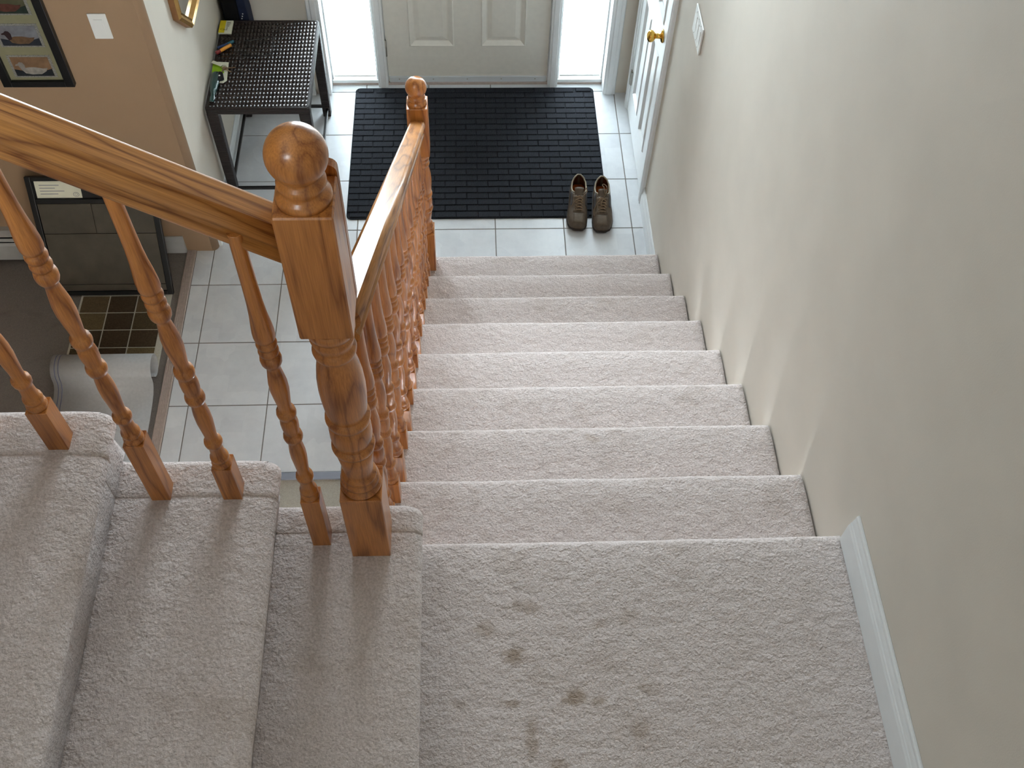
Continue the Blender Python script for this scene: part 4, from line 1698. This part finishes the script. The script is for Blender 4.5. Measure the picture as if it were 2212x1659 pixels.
obj('dark_interior', bx(-2.49, -0.036, -0.056, -0.001, 0.032, 0.176), M['slot'], ht)
b = bmesh.new()
prism(b, [(-0.0005, 0.004), (-0.0765, 0.004), (-0.0765, 0.150), (-0.062, 0.188), (-0.0005, 0.194)], 'x', -0.040, 0.0)
bmesh.ops.bevel(b, geom=list(b.edges), offset=0.003, segments=2, affect='EDGES')
obj('end_cap', b, M['heater'], ht)

# ------------------------------------------------------------------ tile sample board leaning on the tan wall
BY0, BZH = -0.075, 0.555
lean = math.atan2(BZH, YT - 0.03 - BY0)
BLn = math.hypot(BZH, YT - 0.03 - BY0)
bd = empty('tile_sample_board', (-2.652, BY0, 0.0))
tag(bd, 'black-framed board of dark tiles with a white label leaning on the tan wall', 'sample board')
bd.rotation_euler = (lean, 0, 0)
# local: x across, y up the board, z out of the face
BWh = 0.288
M['stone'] = plain('dark_tile_brown', (74, 68, 58), 0.55, 0.35, var=0.18, nscale=14, bump=0.1, bscale=60)
b = bmesh.new()
fz = 0.022
box(b, -BWh, -BWh + 0.026, 0.004, BLn, 0, fz, bev=0.002)
box(b, BWh - 0.026, BWh, 0.004, BLn, 0, fz, bev=0.002)
box(b, -BWh + 0.026, BWh - 0.026, 0.004, 0.024, 0, fz, bev=0.002)
box(b, -BWh + 0.026, BWh - 0.026, BLn - 0.020, BLn, 0, fz, bev=0.002)
box(b, -BWh + 0.026, BWh - 0.026, BLn - 0.130, BLn - 0.108, 0, fz, bev=0.002)
obj('board_frame', b, M['black'], bd)
obj('backing', bx(-BWh + 0.026, BWh - 0.026, 0.024, BLn - 0.020, 0.0, 0.010), M['black'], bd)
lab = obj('white_label', bx(-BWh + 0.036, -BWh + 0.240, BLn - 0.105, BLn - 0.024, 0.010, 0.0118), M['paper'], bd)
M['greyink'] = plain('label_grey_ink', (150, 150, 152), 0.7, 0.2)
b = bmesh.new()
for i, ln in enumerate((0.09, 0.07, 0.11, 0.08)):
    box(b, -BWh + 0.055, -BWh + 0.055 + ln, BLn - 0.045 - i * 0.014, BLn - 0.041 - i * 0.014, 0.0118, 0.0121)
tube(b, [(-BWh + 0.215 + 0.013 * math.cos(a), BLn - 0.088 + 0.010 * math.sin(a), 0.0120) for a in [2 * PI * k / 18 for k in range(18)]], 0.0012, 5, closed=True)
tube(b, [(-BWh + 0.215 + 0.006 * math.cos(a), BLn - 0.088 + 0.005 * math.sin(a), 0.0120) for a in [2 * PI * k / 14 for k in range(14)]], 0.0009, 5, closed=True)
obj('label_print', b, M['greyink'], lab)
x0, x1, y0, y1 = -BWh + 0.0275, BWh - 0.0275, 0.0255, BLn - 0.1315
xm_ = x0 + (x1 - x0) * 0.47
for (a, c_, d, e) in ((x0, xm_, y0 + 0.30, y1), (xm_, x1, y0 + 0.30, y1), (x0, x1, y0 + 0.035, y0 + 0.30), (x0, x1, y0, y0 + 0.035)):
    obj('stone_tile', bx(a + 0.0012, c_ - 0.0012, d + 0.0012, e - 0.0012, 0.010, 0.017, bev=0.001, seg=1), M['stone'], bd)

# ------------------------------------------------------------------ checked rug and rolled sheet on the sitting room carpet
FLZ = -0.0035
rg = empty('checked_rug', (-2.81, -0.56, FLZ))
tag(rg, 'brown checked rug with pale lines lying under the leaning board', 'rug')
M['ruglight'] = plain('rug_lines_cream', (190, 186, 172), 0.9, 0.1, var=0.1, nscale=200)
obj('rug_base', bx(0.0, 0.436, 0.0, 0.478, 0.0, 0.006, bev=0.002), M['ruglight'], rg)
rcol = [(96, 82, 62), (82, 72, 54), (74, 62, 48), (106, 92, 68)]
rmat = [plain('rug_brown', c_, 0.95, 0.05, var=0.25, nscale=160, bump=0.6, bscale=300) for c_ in rcol]
for i in range(3):
    for j in range(5):
        u0 = 0.012 + i * 0.1328
        v0 = 0.478 - 0.006 - (j + 1) * 0.1045
        if v0 < -0.09:
            continue
        obj('rug_square', bx(u0, u0 + 0.1265, max(0.004, v0), v0 + 0.0985, 0.005, 0.0095, bev=0.0015, seg=1), rmat[(i * 2 + j * 3 + (i * j)) % 4], rg)

M['sheet'] = plain('sheet_back_grey', (168, 168, 168), 0.75, 0.2, var=0.05, nscale=80, bump=0.15, bscale=200)
M['sheetink'] = plain('sheet_print_blue', (86, 92, 120), 0.7, 0.2)
SHX0, SHX1 = -2.805, -2.362
cyc, czc, rad = -0.575, 0.079, 0.066
prof = []
for k in range(26):                      # loose inner spiral, then over the top
    a = math.radians(-250 + 340 * k / 25)
    rr = 0.034 + (rad - 0.034) * min(1, k / 17)
    prof.append((cyc - rr * math.sin(a), czc + rr * math.cos(a)))
# a = 90deg: front of the curl; run down and out over the floor
y_, z_ = prof[-1]
for (dy, zz) in ((-0.006, 0.060), (-0.022, 0.043), (-0.05, 0.030), (-0.10, 0.020), (-0.18, 0.013), (-0.28, 0.0095), (-0.40, 0.008), (-0.52, 0.0075)):
    prof.append((y_ + dy, zz))
rs = empty('rolled_sheet', ((SHX0 + SHX1) / 2, cyc, FLZ))
tag(rs, 'grey-backed mat curled into a loose roll on the sitting room carpet', 'rolled mat')
ctr = Vector(((SHX0 + SHX1) / 2, cyc, FLZ))


def sheet(x0, x1, i0, i1, off, th):
    P2 = [Vector((0, p[0], p[1])) for p in prof]
    bm = bmesh.new()
    rws = []
    for i in range(i0, i1):
        d = (P2[min(i + 1, len(P2) - 1)] - P2[max(i - 1, 0)]).normalized()
        nrm = Vector((0, -d.z, d.y))
        if nrm.dot(P2[i] - Vector((0, cyc, czc))) < 0 and i < 26:
            nrm = -nrm
        if i >= 26 and nrm.z < 0:
            nrm = -nrm
        q0 = P2[i] + nrm * off
        q1 = P2[i] + nrm * (off + th)
        rws.append([bm.verts.new((x, q.y, q.z)) for x, q in ((x0, q0), (x1, q0), (x1, q1), (x0, q1))])
    for a, b_ in zip(rws, rws[1:]):
        for k in range(4):
            l = (k + 1) % 4
            f = bm.faces.new((a[k], a[l], b_[l], b_[k]))
            f.smooth = k in (0, 2)
    bm.faces.new(rws[0])
    bm.faces.new(rws[-1])
    bmesh.ops.translate(bm, verts=bm.verts, vec=(-ctr.x, -ctr.y, 0))
    return bm


obj('sheet', sheet(SHX0, SHX1, 0, len(prof), 0, 0.004), M['sheet'], rs)
for xx in (SHX0 + 0.018, SHX0 + 0.034):
    obj('printed_line', sheet(xx, xx + 0.003, 14, len(prof), 0.004, 0.0004), M['sheetink'], rs)
b = bmesh.new()
for i in range(9):
    yy = y_ - 0.20 - i * 0.026
    box(b, -2.56, -2.50, yy, yy + 0.003, 0.018 - min(i, 4) * 0.001, 0.0182 - min(i, 4) * 0.001 + 0.0004)
bmesh.ops.translate(b, verts=b.verts, vec=(-ctr.x, -ctr.y, 0))
obj('printed_text', b, M['sheetink'], rs)
